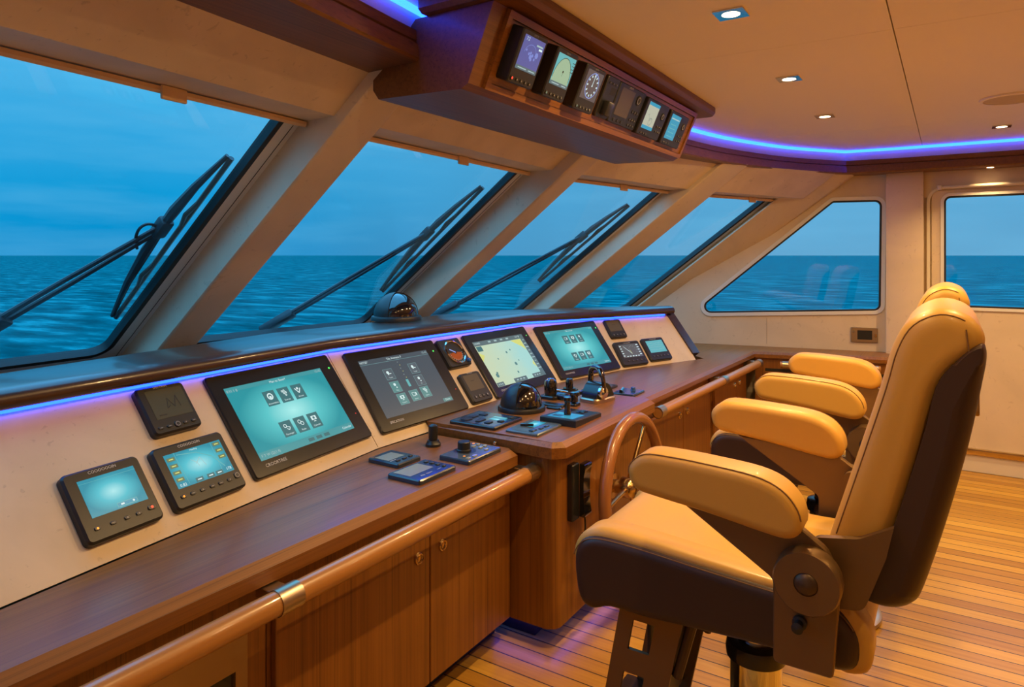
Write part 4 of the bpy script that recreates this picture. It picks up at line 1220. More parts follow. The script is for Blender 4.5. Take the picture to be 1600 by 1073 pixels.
def knob_(t, x, y, z, r, h, mat='black_plastic', name='knob', n=24):
    mb = MB(); mb.lathe([(r * 1.15, 0), (r * 1.15, h * .12), (r, h * .2), (r * .97, h * .92), (r * .88, h), (0.0001, h)], mat, None, n); o = mb.build(name, t); o.location = (x, y, z); return o


def add_screen(t, x, y, w, h, z, mat, draw=None):
    mb = MB(); rect(mb, 0, 0, w, h, 0, mat)
    if draw: draw(mb, w, h)
    o = mb.build('screen', t, smooth=0, recalc=False); o.location = (x, y, z); return o


def add_buttons(t, spots, z, mat='dark_button', name='button'):
    for x, y, w, h in spots:
        mb = MB(); plate(mb, w, h, 0.004, min(w, h) * .3, mat, 0, 0.001); o = mb.build(name, t); o.location = (x, y, z)


t = flat_panel('control_panel', 'small navy control panel with a grey LCD, farther from the worktop edge', 'control panel', 1.979, 1.808, 0.132, 0.157, ZL, 0.016, 'navy_panel')
add_screen(t, -0.008, 0.018, 0.092, 0.072, 0.0166, 'lcd_pale'); add_buttons(t, [(-0.03, -0.045, 0.022, 0.012), (0.005, -0.045, 0.022, 0.012), (0.04, -0.045, 0.018, 0.012)], 0.016)
mb = MB(); rect(mb, -0.04, -0.028, 0.03, 0.004, 0.0168, 'print_white'); mb.build('lettering', t, recalc=False)
t = flat_panel('control_panel', 'wide navy control panel with a long LCD, close to the worktop edge', 'control panel', 1.915, 1.615, 0.208, 0.152, ZL, 0.017, 'navy_panel')
add_screen(t, -0.022, 0.022, 0.130, 0.080, 0.0176, 'lcd_pale'); add_buttons(t, [(0.075, 0.045, 0.018, 0.016), (0.075, 0.018, 0.018, 0.016), (0.075, -0.010, 0.018, 0.016), (0.075, -0.04, 0.016, 0.012)], 0.017)
mb = MB(); txt(mb, 'Alp  ryson', 0.015, -0.03, -0.045, 0.0178, 'print_white'); txt(mb, 'voss', 0.012, 0.04, -0.045, 0.0178, 'print_white'); mb.build('lettering', t, recalc=False)
t = thing('joystick', 'short black rubber joystick standing alone at the foot of the dark slate monitor', 'joystick', loc=(2.225, 1.818, ZL + 0.0005))
mb = MB(); mb.lathe([(0.032, 0), (0.032, 0.010), (0.027, 0.016), (0.024, 0.024), (0.0001, 0.026)], 'black_plastic', None, 28); mb.build('base', t)
mb = MB(); mb.lathe([(0.017, 0.020), (0.019, 0.032), (0.0195, 0.070), (0.018, 0.083), (0.010, 0.089), (0.0001, 0.090)], 'black_plastic', None, 24); mb.build('stick', t)
t = flat_panel('control_panel', 'dark control panel with a big round knob, at the corner by the helm pedestal', 'control panel', 2.197, 1.603, 0.224, 0.146, ZL, 0.017, 'navy_panel', 'grey_panel')
knob_(t, -0.005, 0.030, 0.017, 0.026, 0.036)
mb = MB(); disc(mb, 0, 0, 0.045, 0, 'black_satin', 28); o = mb.build('dial_plate', t, recalc=False); o.location = (-0.005, 0.025, 0.0176)
add_buttons(t, [(-0.085, -0.05, 0.024, 0.014), (-0.045, -0.052, 0.024, 0.014), (0.06, 0.03, 0.024, 0.014), (0.09, 0.03, 0.018, 0.014), (0.06, -0.005, 0.024, 0.014), (0.09, -0.005, 0.018, 0.014), (0.05, -0.04, 0.020, 0.012)], 0.017, 'lcd_pale')
mb = MB(); disc(mb, 0.095, 0.055, 0.006, 0, 'led_orange', 10); disc(mb, -0.07, -0.02, 0.005, 0, 'led_orange', 10); o = mb.build('indicator_light', t, recalc=False); o.location = (0, 0, 0.0178)

# ------------------------------------------------------------------ objects on the helm top
t = flat_panel('control_panel', 'black framed switch panel with a cyan strip, left of the helm dome', 'control panel', 2.531, 1.760, 0.229, 0.246, ZR, 0.014, 'black_satin')
add_screen(t, 0.0, 0.0, 0.20, 0.215, 0.0145, 'navy_panel')
add_screen(t, 0.010, -0.055, 0.034, 0.080, 0.0152, 'scr_sonar'); add_screen(t, 0.045, -0.045, 0.022, 0.070, 0.0152, 'scr_aqua')
add_buttons(t, [(-0.06, 0.065, 0.05, 0.04), (0.0, 0.07, 0.05, 0.03), (0.055, 0.055, 0.03, 0.04), (-0.045, 0.0, 0.06, 0.022), (-0.055, -0.05, 0.04, 0.03), (0.07, -0.085, 0.03, 0.028), (-0.01, -0.085, 0.03, 0.028)], 0.0146, 'black_plastic')
t = flat_panel('control_panel', 'grey framed glass touch panel, nearest on the helm top', 'control panel', 2.535, 1.512, 0.212, 0.160, ZR, 0.011, 'grey_panel')
add_screen(t, 0.0, 0.0, 0.186, 0.134, 0.0115, 'grey_panel'); add_screen(t, 0.035, 0.018, 0.10, 0.060, 0.0120, 'scr_sonar')
add_buttons(t, [(-0.06, -0.03, 0.04, 0.024), (-0.015, -0.045, 0.03, 0.014), (0.03, -0.045, 0.03, 0.014)], 0.0116, 'navy_panel')
mb = MB(); mb.tube([(-0.02, 0.055, 0.016), (-0.005, 0.0, 0.018)], 0.006, 'black_gloss', 10); mb.build('pen', t)


def dome(label, x, y, z, r, h, yaw):
    t = thing('compass_dome', label, 'compass', M=Matrix.Translation((x, y, z)) @ Matrix.Rotation(yaw, 4, 'Z'))
    mb = MB(); mb.lathe([(r, 0), (r, h * .10), (r * .97, h * .15), (r * .90, h * .17), (0.0001, h * .17)], 'black_plastic', None, 48); mb.build('base_ring', t)
    # shell: the back of the dome, open towards +X
    R = r * .90; k = (h * .86) / R
    ring = [[V3((R * math.cos(a) * math.cos(e), R * math.sin(a) * math.cos(e), h * .15 + R * k * math.sin(e))) for e in [PI / 2 * j / 14 for j in range(15)]] for a in [math.radians(62) + math.radians(236) * i / 40 for i in range(41)]]
    ring_in = [[V3((p.x * .965, p.y * .965, h * .15 + (p.z - h * .15) * .965)) for p in rg] for rg in ring]
    mb = MB()
    lo = [a + b[::-1] for a, b in zip(ring, ring_in)]
    mb.loft(lo, 'black_plastic', cap=True); mb.build('shell', t)
    mb = MB(); R2 = R * .955
    mb.lathe([(R2 * math.cos(e), h * .15 + R2 * k * math.sin(e)) for e in [PI / 2 * j / 18 for j in range(18)]] + [(0.0001, h * .15 + R2 * k)], 'black_gloss', None, 56); mb.build('glass_dome', t)
    return t


dome('black glass-fronted dome sitting on the helm top among the levers', 2.825, 1.755, ZR + 0.0005, 0.116, 0.130, math.radians(-102))

# tilted joystick unit
t = thing('control_panel', 'thick black wedge-shaped control unit with joystick and cyan display on the helm top', 'control panel', loc=(2.775, 1.458, ZR + 0.0005), group='control panels lying on the worktops')
mb = MB(); P = [(-0.128, -0.09), (0.128, -0.09), (0.128, 0.09), (-0.128, 0.09)]
mb.loft([[V3((x, y, 0)) for x, y in P], [V3((x, y, 0.021 - 0.05 * x)) for x, y in P], [V3((x, y, 0.025 - 0.05 * x)) for x, y in inset(P, 0.005)]], 'black_plastic'); mb.build('base', t, smooth=0)
SL = Matrix.Rotation(math.atan(0.05), 4, 'Y')
mb = MB(); rect(mb, 0, 0, 0.120, 0.130, 0, 'scr_cyan'); rect(mb, -0.02, 0.03, 0.05, 0.05, 0.0004, 'navy_panel'); s = mb.build('screen', t, smooth=0, recalc=False); s.matrix_local = Matrix.Translation((-0.05, 0.0, 0.0285)) @ SL
mb = MB(); mb.lathe([(0.016, 0), (0.016, 0.012), (0.0135, 0.016), (0.0135, 0.060), (0.017, 0.064), (0.017, 0.080), (0.0001, 0.082)], 'black_gloss', None, 20); s = mb.build('joystick', t); s.location = (-0.035, 0.0, 0.028)
for k, (x, y) in enumerate(((0.055, 0.045), (0.09, 0.045), (0.055, -0.02), (0.09, -0.02))):
    mb = MB(); plate(mb, 0.026, 0.036, 0.004, 0.006, 'dark_chrome', 0, 0.001); s = mb.build('button', t); s.matrix_local = Matrix.Translation((x, y, 0.0255 - 0.05 * x)) @ SL

# follow-up lever
t = thing('steering_lever', 'upright black steering lever with a chrome cap and long flat foot, behind the dome', 'lever', loc=(3.13, 1.765, ZR + 0.0005))
mb = MB(); plate(mb, 0.085, 0.10, 0.018, 0.02, 'black_satin', 0, 0.005); mb.box((0.01, -0.075, 0.014), (0.05, 0.08, 0.018), 'black_satin', None, 0.006); mb.build('foot', t)
mb = MB(); mb.lathe([(0.030, 0.016), (0.034, 0.03), (0.034, 0.082), (0.028, 0.095), (0.0001, 0.098)], 'black_gloss', None, 28); mb.build('grip', t)
mb = MB(); mb.lathe([(0.020, 0.0962), (0.018, 0.104), (0.0001, 0.106)], 'chrome', None, 20); mb.build('cap', t)
mb = MB(); mb.tube([(0.0, -0.034, 0.045), (0.03, -0.085, 0.035)], 0.006, 'chrome', 10); mb.build('pin', t)
t = thing('joystick', 'small upright black joystick on a round foot, left of the throttle', 'joystick', loc=(3.35, 1.77, ZR + 0.0005))
mb = MB(); mb.box((-0.06, 0.0, 0.005), (0.20, 0.07, 0.010), 'black_satin', None, 0.004); mb.lathe([(0.034, 0.0100), (0.034, 0.018), (0.0001, 0.020)], 'black_satin', None, 24); mb.build('foot', t)
mb = MB(); mb.lathe([(0.021, 0.0190), (0.021, 0.03), (0.021, 0.058), (0.017, 0.068), (0.0001, 0.070)], 'black_gloss', None, 24); mb.build('grip', t)
t = thing('trim_lever', 'black hooked lever between the wedge unit and the throttle', 'lever', loc=(3.045, 1.583, ZR + 0.0005))
mb = MB(); plate(mb, 0.06, 0.05, 0.012, 0.012, 'black_satin', 0, 0.003); mb.build('foot', t)
mb = MB(); mb.box((0.0, 0.0, 0.040), (0.034, 0.034, 0.054), 'black_gloss', None, 0.008); mb.box((0.018, -0.012, 0.058), (0.06, 0.03, 0.022), 'black_gloss', None, 0.008); mb.build('hook', t)
for (x, y, w, h, lab) in ((2.985, 1.68, 0.050, 0.15, 'long flat black strip plate right of the dome'), (2.923, 1.628, 0.030, 0.085, 'shorter flat black strip plate just in front of the long one')):
    t = flat_panel('strip_plate', lab, 'plate', x, y, w, h, ZR, 0.010, 'black_satin', None, 0.012)

# throttle head
t = thing('throttle', 'chrome throttle head with a black arched lever, on the right of the helm top', 'throttle', M=Matrix.Translation((3.215, 1.535, ZR + 0.0005)) @ Matrix.Rotation(math.radians(-12), 4, 'Z'))
mb = MB(); P = round_poly([(-0.088, -0.062), (0.088, -0.062), (0.088, 0.062), (-0.088, 0.062)], 0.03, 6)
mb.loft([[V3((x, y, 0)) for x, y in P], [V3((x, y, 0.016)) for x, y in P], [V3((x, y, 0.022)) for x, y in inset(P, 0.006)]], 'satin_steel'); mb.build('foot', t)
mb = MB(); sec = [(-0.072, 0.02), (-0.060, 0.058), (-0.030, 0.090), (0.010, 0.096), (0.045, 0.075), (0.072, 0.035), (0.074, 0.02)]
mb.prism([(x, -0.048, z) for x, z in spline(sec, 4, False)], (0, 0.096, 0), 'black_satin'); mb.build('head', t, smooth=40)
mb = MB()
for j in range(3):
    for k in range(2):
        M = Matrix.Translation((0.030 + 0.016 * k, 0.028 - 0.028 * j, 0.0885 - 0.0155 * k)) @ Matrix.Rotation(math.radians(38), 4, 'Y'); disc(mb, 0, 0, 0.004, 0, 'print_white', 8)
        for v in mb.bm.verts:
            if v.tag is False: pass
        n_ = 8 * 3
        mb.bm.verts.ensure_lookup_table()
        for v in mb.bm.verts[-n_:]: v.co = M @ v.co
mb.build('button_marks', t, recalc=False)
mb = MB(); hub = Matrix.Translation((-0.030, -0.049, 0.052)) @ Matrix.Rotation(PI / 2, 4, 'X')
mb.lathe([(0.033, 0), (0.033, 0.014), (0.026, 0.022), (0.0001, 0.024)], 'chrome', hub, 28); mb.build('hub', t)
mb = MB(); pth = spline([(-0.030, -0.064, 0.052), (-0.034, -0.066, 0.09), (-0.036, -0.062, 0.125), (-0.026, -0.040, 0.156), (0.0, 0.0, 0.167), (0.020, 0.045, 0.160), (0.030, 0.066, 0.135), (0.030, 0.068, 0.085)], 5, False)
mb.tube(pth, [0.011 if k < 12 else 0.015 for k in range(len(pth))], 'dark_chrome', 14); mb.build('lever', t)

t = flat_panel('control_panel', 'flat black switch panel on the worktop just behind the throttle', 'control panel', 3.53, 1.672, 0.25, 0.115, ZW, 0.013, 'black_satin')
add_buttons(t, [(-0.06, 0.0, 0.06, 0.06), (0.03, 0.0, 0.07, 0.05)], 0.013, 'dark_button')
t = flat_panel('control_panel', 'navy panel with a small blue cap, right of the throttle', 'control panel', 3.515, 1.49, 0.165, 0.125, ZW, 0.012, 'navy_panel')
knob_(t, 0.035, -0.012, 0.012, 0.013, 0.018, 'blue_cap', 'cap'); mb = MB(); mb.tube([(-0.06, 0.02, 0.018), (-0.01, 0.03, 0.024)], 0.010, 'black_gloss', 10); mb.build('lever', t)

# dome on the dash
dome('black glass-fronted dome standing on the dash top in front of the windscreen pillar', 2.80, 2.545, 1.2485, 0.137, 0.150, math.radians(-97))

# ------------------------------------------------------------------ steering wheel, handset
WC = V3((2.90, 1.20, 0.545)); WR = 0.315
t = thing('ship_wheel', 'varnished wooden steering wheel with brass spokes on the helm front', 'steering wheel', M=frame_matrix(WC, V3((1, 0, 0)), V3((0, 0.05, 1)).normalized(), V3((0, -1, 0.05)).normalized()))
mb = MB(); mb.tube([(WR * math.cos(2 * PI * k / 64), WR * math.sin(2 * PI * k / 64), 0) for k in range(64)], 0.027, 'wheel_teak', 16, closed=True); mb.build('rim', t)
for k in range(3):
    a = math.radians(60 + 120 * k)
    mb = MB(); mb.tube([(0.035 * math.cos(a), 0.035 * math.sin(a), -0.03), (0.15 * math.cos(a), 0.15 * math.sin(a), -0.018), ((WR - 0.02) * math.cos(a), (WR - 0.02) * math.sin(a), 0)], [0.014, 0.011, 0.010], 'brass', 12); mb.build('spoke', t)
mb = MB(); mb.lathe([(0.0001, 0.012), (0.022, 0.010), (0.040, -0.004), (0.046, -0.02), (0.046, -0.06), (0.030, -0.065), (0.030, -0.095), (0.056, -0.097), (0.062, -0.11), (0.062, -0.119), (0.0001, -0.119)], 'brass', None, 36); mb.build('hub', t)

t = thing('telephone_handset', 'black telephone handset hanging on the helm front beside the wheel', 'telephone', M=frame_matrix(V3((2.562, 1.3325, 0.615)), V3((1, 0, 0)), V3((0, 0, 1)), V3((0, -1, 0))))
mb = MB(); plate(mb, 0.062, 0.235, 0.024, 0.008, 'black_satin', 0.0, 0.004, Matrix.Translation((-0.026, 0, 0))); mb.build('cradle', t)
mb = MB(); sec = [(-0.108, 0.025), (-0.105, 0.052), (-0.05, 0.046), (0.05, 0.046), (0.105, 0.054), (0.112, 0.027)]
P = [(b, a) for a, b in sec]
mb.prism([(0.0, y, z) for y, z in spline(sec, 5, False)], (0.060, 0, 0), 'black_gloss'); mb.build('receiver', t, smooth=40)
mb = MB()
cp = spline([(0.028, -0.108, 0.036), (0.030, -0.16, 0.038), (0.030, -0.21, 0.030), (-0.012, -0.262, 0.035), (-0.035, -0.33, 0.05), (-0.020, -0.385, 0.06), (0.04, -0.41, 0.06), (0.09, -0.395, 0.05)], 24, False)
mb.tube(cp[:40], 0.0035, 'black_satin', 8)
hx = []
for i in range(36, len(cp)):
    c_ = V3(cp[i]); t_ = (V3(cp[min(i + 1, len(cp) - 1)]) - V3(cp[i - 1])).normalized(); u_ = V3((0, 0, 1)).cross(t_).normalized(); w_ = t_.cross(u_)
    for s in range(2):
        a = (i * 2 + s) * PI / 3.0
        hx.append(c_ + t_ * 0.002 * s + (u_ * math.cos(a) + w_ * math.sin(a)) * 0.0085)
mb.tube(hx, 0.0032, 'black_satin', 6); mb.build('coiled_cord', t)

# ------------------------------------------------------------------ overhead console
TO = math.radians(23.5)
OO = V3((1.742, 1.275, 2.14)); OV = V3((0, -math.sin(TO), math.cos(TO))); ON = V3((0, -math.cos(TO), -math.sin(TO)))
OM = lambda a, b, d=0.0: frame_matrix(OO + V3((1, 0, 0)) * a + OV * b + ON * d, V3((1, 0, 0)), OV, ON)
oc = thing('overhead_console', 'teak overhead instrument box hanging from the ceiling above the windscreen', 'console', loc=(2.68, 1.4, 2.14)); oo = Matrix.Translation(-oc.location)
ox0, ox1 = 1.715, 3.665
mb = MB()
# section in Y,Z: slanting front, flat bottom, rounded rear lower edge
tz = OO + OV * 0.256
secY = [(1.262, 2.137), (tz.y - 0.008, tz.z), (1.475, tz.z), (1.62, 2.232), (1.665, 2.20), (1.665, 2.165), (1.64, 2.132), (1.29, 2.122)]
mb.loft([[oo @ V3((x, y, z)) for y, z in secY] for x in (ox0, ox1)], 'teak_dark_x', capmat='teak_dark_x'); mb.build('body', oc, smooth=0)
# raised frame round the face
w_, h_ = 1.87, 0.256
mb = MB(); Mf = oo @ OM(0.985, 0.130, 0.014)
Rr = lambda s: [(-w_ / 2 + s, -h_ / 2 + s), (w_ / 2 - s, -h_ / 2 + s), (w_ / 2 - s, h_ / 2 - s), (-w_ / 2 + s, h_ / 2 - s)]
ring_mesh(mb, Rr(0), Rr(0.022), lambda a, b, p: Mf @ V3((a, b, p)), -0.012, 0.010, 'teak_x'); mb.build('face_frame', oc, smooth=0)
mb = MB(); mb.box((0, 0, -0.004), (w_ - 0.048, h_ - 0.048, 0.012), 'teak_x', Mf); mb.build('face_panel', oc, smooth=0)
mb = MB(); P = round_poly([(1.68, 1.075), (3.84, 1.095), (3.84, 1.47), (1.68, 1.44)], [0.01, 0.05, 0.02, 0.01], 5)
mb.loft([[oo @ V3((x, y, z)) for x, y in q] for q, z in ((inset(P, 0.012), tz.z + 0.001), (P, 2.392), (P, 2.4185))], 'teak_dark_x'); mb.build('cornice', oc, smooth=0)


def over(name, label, a, b, w, h, d, scr, bg, draw, buttons, logo=None, cat='display', extra=None):
    M = OM(a, b, 0.0165)
    return instrument(name, label, cat, M, w, h, d, scr, bg, draw, logo, buttons, r=0.010, rim=0.004, group='instruments in the overhead console')


G5 = lambda m0: [(-0.058, -0.072, 0.015, 0.015, 'dark_button', m0)] + btns((-0.028, -0.002, 0.024, 0.050), -0.072, 0.012, 0.012, ('dot', 'dot', 'dot', 'dot'))
over('display', 'first overhead display from the left, with a violet screen and a red button', 0.168, 0.137, 0.154, 0.176, 0.048, (0.002, 0.016, 0.126, 0.110), 'scr_indigo', screen_ais, G5('led_red'), ('SPECTR', 0.008, 0.0, 0.078, 'print_grey'))
over('display', 'second overhead display from the left, a green boat outline on its screen', 0.392, 0.135, 0.154, 0.176, 0.048, (0.002, 0.016, 0.126, 0.110), 'scr_aqua', screen_hull, G5('led_dim'), ('SPECTR', 0.008, 0.0, 0.078, 'print_grey'))
over('display', 'third overhead display from the left, with a ring-shaped white dial', 0.626, 0.132, 0.162, 0.174, 0.048, (0.002, 0.016, 0.128, 0.110), 'scr_radar_bg', screen_dial, G5('led_dim'), ('SPECTR', 0.008, 0.0, 0.078, 'print_grey'))
t = over('handset_unit', 'narrow black overhead unit with a hand microphone, right of the ring dial display', 0.853, 0.136, 0.112, 0.174, 0.016, (0.02, 0.03, 0.05, 0.03), 'socket_dark', None, btns((-0.03, 0.0, 0.03), 0.06, 0.014, 0.010, ('dot', 'dot', 'dot')), None, 'radio')
mb = MB(); mb.box((-0.004, -0.042, 0.032), (0.058, 0.062, 0.030), 'black_plastic', None, 0.008); mb.build('microphone', t)
over('display', 'wide overhead radio unit with a blank brown screen', 1.058, 0.135, 0.282, 0.174, 0.016, (-0.042, 0.010, 0.135, 0.118), 'lcd_dark', None,
     btns((-0.09, -0.05, -0.01), -0.070, 0.022, 0.014, ('', '', '')) + [(0.08, 0.045, 0.045, 0.045, 'socket_dark', 'ring')] + btns((0.06, 0.085, 0.11), -0.01, 0.014, 0.016, ('bar', 'bar', 'bar')) + btns((0.06, 0.085, 0.11), -0.045, 0.014, 0.014, ('dot', 'dot', 'dot')) + btns((0.06, 0.085, 0.11), -0.070, 0.014, 0.012, ('dot', 'dot', 'dot')), ('SPECTR', 0.011, -0.03, 0.078), 'radio')
RB = lambda: [(0.085, 0.03, 0.036, 0.036, 'socket_dark', 'ring')] + btns((0.065, 0.090, 0.112), -0.022, 0.013, 0.012, ('bar', 'bar', 'bar')) + btns((0.065, 0.090, 0.112), -0.046, 0.013, 0.012, ('dot', 'dot', 'dot')) + btns((-0.09, -0.06, -0.03), -0.074, 0.016, 0.009, ('bar', 'bar', 'bar'))
over('display', 'overhead unit with an ivory screen, second from the right end', 1.344, 0.130, 0.272, 0.172, 0.028, (-0.045, 0.010, 0.128, 0.124), 'scr_ivory', screen_list, RB(), None)
over('display', 'overhead unit with a plain cyan screen, at the right end', 1.648, 0.128, 0.262, 0.172, 0.028, (-0.045, 0.008, 0.128, 0.124), 'scr_cyan', screen_cyan, RB(), None)

# ------------------------------------------------------------------ ceiling and wall fittings
def downlight(label, x, y, z=ZC, s=0.10, grp='square recessed downlights'):
    t = thing('downlight', label, 'downlight', loc=(x, y, z), group=grp)
    mb = MB(); R_ = s * 0.30
    P = []; Q = []
    for k in range(40):
        a = 2 * PI * k / 40; c_, s_ = math.cos(a), math.sin(a); m_ = max(abs(c_), abs(s_))
        P.append((s / 2 * c_ / m_, s / 2 * s_ / m_)); Q.append((R_ * c_, R_ * s_))
    ring_mesh(mb, P, Q, lambda a, b, p: V3((a, b, p)), -0.006, -0.0005, 'chrome'); mb.build('bezel', t, smooth=0)
    mb = MB(); mb.lathe([(R_ * .98, -0.0015), (R_ * .98, -0.0045), (0.0001, -0.0050)], 'lamp_lens', None, 24); mb.build('lens', t)
    return t


for x, y, lab in ((2.343, 0.623, 'square downlight nearest the eye, first of the ceiling row'), (3.352, 0.626, 'square downlight second in the ceiling row beside the overhead console'),
                  (4.372, 0.618, 'square downlight farthest forward in the ceiling row, near the blue cove corner'), (5.322, -0.277, 'square downlight close to the side wall above the door')):
    downlight(lab, x, y)
t = thing('downlight', 'tiny round brass downlight under the valance over the door', 'downlight', loc=(5.975, -0.245, 2.235))
mb = MB(); mb.lathe([(0.022, -0.0005), (0.030, -0.0005), (0.030, -0.004), (0.022, -0.005), (0.022, -0.0005)], 'brass', None, 24); mb.build('bezel', t)
mb = MB(); mb.lathe([(0.0215, -0.001), (0.0215, -0.004), (0.0001, -0.0045)], 'lamp_lens', None, 20); mb.build('lens', t)
t = thing('ceiling_speaker', 'large round cream loudspeaker flush in the ceiling', 'speaker', loc=(4.40, -0.275, ZC))
mb = MB(); mb.lathe([(0.128, -0.0005), (0.145, -0.0005), (0.145, -0.008), (0.128, -0.010), (0.128, -0.0005)], 'ceiling_cream', None, 48); mb.build('rim', t)
mb = MB(); mb.lathe([(0.127, -0.001), (0.127, -0.0075), (0.0001, -0.0095)], 'speaker_cloth', None, 48); mb.build('grille', t)
# wall display
q = on_wall(1350, 523); sx = (on_wall(1371, 523) - on_wall(1329, 523)).length; sz = on_wall(1350, 512).z - on_wall(1350, 535).z
t = thing('wall_display', 'small framed wall display with a black screen, under the side window', 'display', M=frame_matrix(q - WALLN * 0.001, -wdir, V3((0, 0, 1)), -WALLN))
mb = MB(); plate(mb, sx, sz, 0.014, 0.006, 'satin_steel', 0, 0.003); mb.build('surround', t)
mb = MB(); rect(mb, 0.004, 0, sx * .55, sz * .62, 0.0145, 'socket_dark'); mb.build('screen', t, recalc=False)
mb = MB(); mb.box((sx * .42, 0, 0.018), (0.018, 0.022, 0.008), 'brass', None, 0.002, 1); mb.box((-sx * .40, sz * .2, 0.017), (0.014, 0.014, 0.006), 'chrome', None, 0.002, 1); mb.build('catch', t)


# ------------------------------------------------------------------ helm seats
def cushion(mb, prof, stations, mat, axis_fn, capmat=None):
    """loft of a side profile through (x, inset) stations"""
    rings = []
    for x, d in stations:
        pr_ = inset(prof, d) if abs(d) > 1e-6 else prof
        rings.append([axis_fn(x, y, z) for y, z in pr_])
    mb.loft(rings, mat, capmat=capmat)


def edge_stations(w, r, n=6, ri=None, cap=0.004):
    st = []; ri = r if ri is None else ri
    for k in range(n + 1):
        a = PI / 2 * k / n
        st.append((-(w - r + r * math.cos(a)), ri * (1 - math.sin(a))))
    st = [(st[0][0], st[0][1] + cap)] + st
    return st + [(-x, d) for x, d in reversed(st)]


LOC = lambda x, y, z: V3((x, y - 0.47, z))      # seat frame: origin under the column


def make_seat():
    t = empty('helm_chair', loc=(2.035, 0.47, 0))
    # pedestal
    mb = MB(); mb.lathe([(0.0001, 0.001), (0.215, 0.001), (0.222, 0.008), (0.222, 0.024), (0.205, 0.034), (0.090, 0.040), (0.0001, 0.040)], 'satin_steel', None, 56); mb.build('base', t)
    mb = MB(); mb.lathe([(0.072, 0.038), (0.072, 0.452)], 'chrome', None, 48); mb.lathe([(0.0001, 0.452), (0.072, 0.452)], 'chrome', None, 48); mb.lathe([(0.050, 0.44), (0.050, 0.665), (0.0001, 0.665)], 'chrome', None, 40); mb.build('column', t)
    mb = MB(); mb.lathe([(0.073, 0.448), (0.082, 0.450), (0.084, 0.470), (0.080, 0.492), (0.064, 0.498), (0.051, 0.498)], 'black_satin', None, 48); mb.build('collar', t)
    # seat
    prof = spline([(0.915, 0.715), (0.900, 0.775), (0.850, 0.806), (0.74, 0.808), (0.54, 0.794), (0.36, 0.783), (0.240, 0.782), (0.188, 0.740), (0.172, 0.690), (0.184, 0.640), (0.24, 0.622), (0.36, 0.630), (0.54, 0.622), (0.70, 0.612), (0.80, 0.612), (0.862, 0.593), (0.900, 0.620)], 4)
    mb = MB(); cushion(mb, prof, edge_stations(0.286, 0.028), 'leather_brown', LOC); mb.build('seat_base', t, smooth=60)
    tp = spline([(0.921, 0.725), (0.908, 0.783), (0.852, 0.822), (0.74, 0.824), (0.54, 0.809), (0.36, 0.797), (0.230, 0.795), (0.168, 0.745), (0.148, 0.690), (0.160, 0.632), (0.215, 0.618), (0.235, 0.66), (0.25, 0.70), (0.40, 0.72), (0.70, 0.73), (0.86, 0.70)], 4)
    W = 0.272
    st = edge_stations(W, 0.024, 5)
    half = len(st) // 2
    st = st[:half] + [(-0.185, 0.0), (-0.172, 0.010), (-0.160, 0.012), (0.160, 0.012), (0.172, 0.010), (0.185, 0.0)] + st[half:]
    mb = MB(); cushion(mb, tp, st, 'leather_tan', LOC); mb.build('seat_cushion', t, smooth=60)
    for s in (-1, 1):
        up = [q for q in inset(prof, -0.001) if q[1] > 0.74][:]
        seam = sorted(up, key=lambda q: -q[0])
        mb = MB(); mb.tube([LOC(s * 0.2785, y, z - 0.010) for y, z in seam], 0.0016, 'stitching', 6); mb.build('piping', t)
    # backrest
    bp = spline([(0.262, 0.83), (0.250, 0.905), (0.197, 1.087), (0.138, 1.289), (0.112, 1.390), (0.078, 1.452), (0.020, 1.482), (-0.036, 1.468), (-0.064, 1.428), (-0.056, 1.385), (-0.010, 1.345), (0.022, 1.290), (0.045, 1.198), (0.092, 1.016), (0.150, 0.83)], 4)
    mb = MB(); cushion(mb, bp, edge_stations(0.262, 0.042, 7), 'leather_tan', LOC); mb.build('backrest', t, smooth=60)
    for s in (-1, 1):
        fr_ = [q for q in inset(bp, 0.013) if q[1] > 0.93]
        k0 = max(range(len(fr_)), key=lambda j: fr_[j][0])
        seq = fr_[k0:] + fr_[:k0]
        seq = [q for q in seq]
        cut = next((j for j, q in enumerate(seq) if q[0] < -0.028 and q[1] < 1.455), len(seq))
        mb = MB(); mb.tube([LOC(s * 0.2508, y, z) for y, z in seq[:cut]], 0.0017, 'stitching', 6); mb.build('piping', t)
        mb = MB(); mb.tube([LOC(s * 0.2628, y, z) for y, z in ((-0.030, 1.440), (-0.034, 1.405), (-0.036, 1.378))], 0.0016, 'stitching', 6); mb.build('stitching', t)
    sp = spline([(-0.058, 1.412), (-0.034, 1.398), (-0.004, 1.360), (0.026, 1.308), (0.048, 1.205), (0.098, 1.016), (0.150, 0.845), (0.152, 0.802), (0.109, 0.788), (0.070, 0.806), (0.048, 0.850), (0.005, 1.006), (-0.036, 1.182), (-0.062, 1.330), (-0.068, 1.372), (-0.067, 1.398)], 4)
    mb = MB(); rings = []; n_sp = len(sp); rear = range(int(n_sp * 0.46), n_sp)
    for x, d in edge_stations(0.268, 0.060, 7, 1.0, 0.0):
        ring = []
        for j, (y, z) in enumerate(sp):
            k = max(0.0, min(1.0, (1.43 - z) / 0.16))
            ring.append(LOC(x, y + (0.046 * d * k if j in rear else 0.0), z + (0.020 * d if z < 0.83 else 0.0) - (0.010 * d if z > 1.37 else 0.0)))
        rings.append(ring)
    mb.loft(rings, 'leather_brown'); mb.build('back_shell', t, smooth=60)
    mb = MB(); M = Matrix.Translation(LOC(-0.10, -0.0515, 1.255)); mb.box((0, 0, 0), (0.05, 0.014, 0.055), 'brass', M, 0.004); mb.build('back_latch', t)
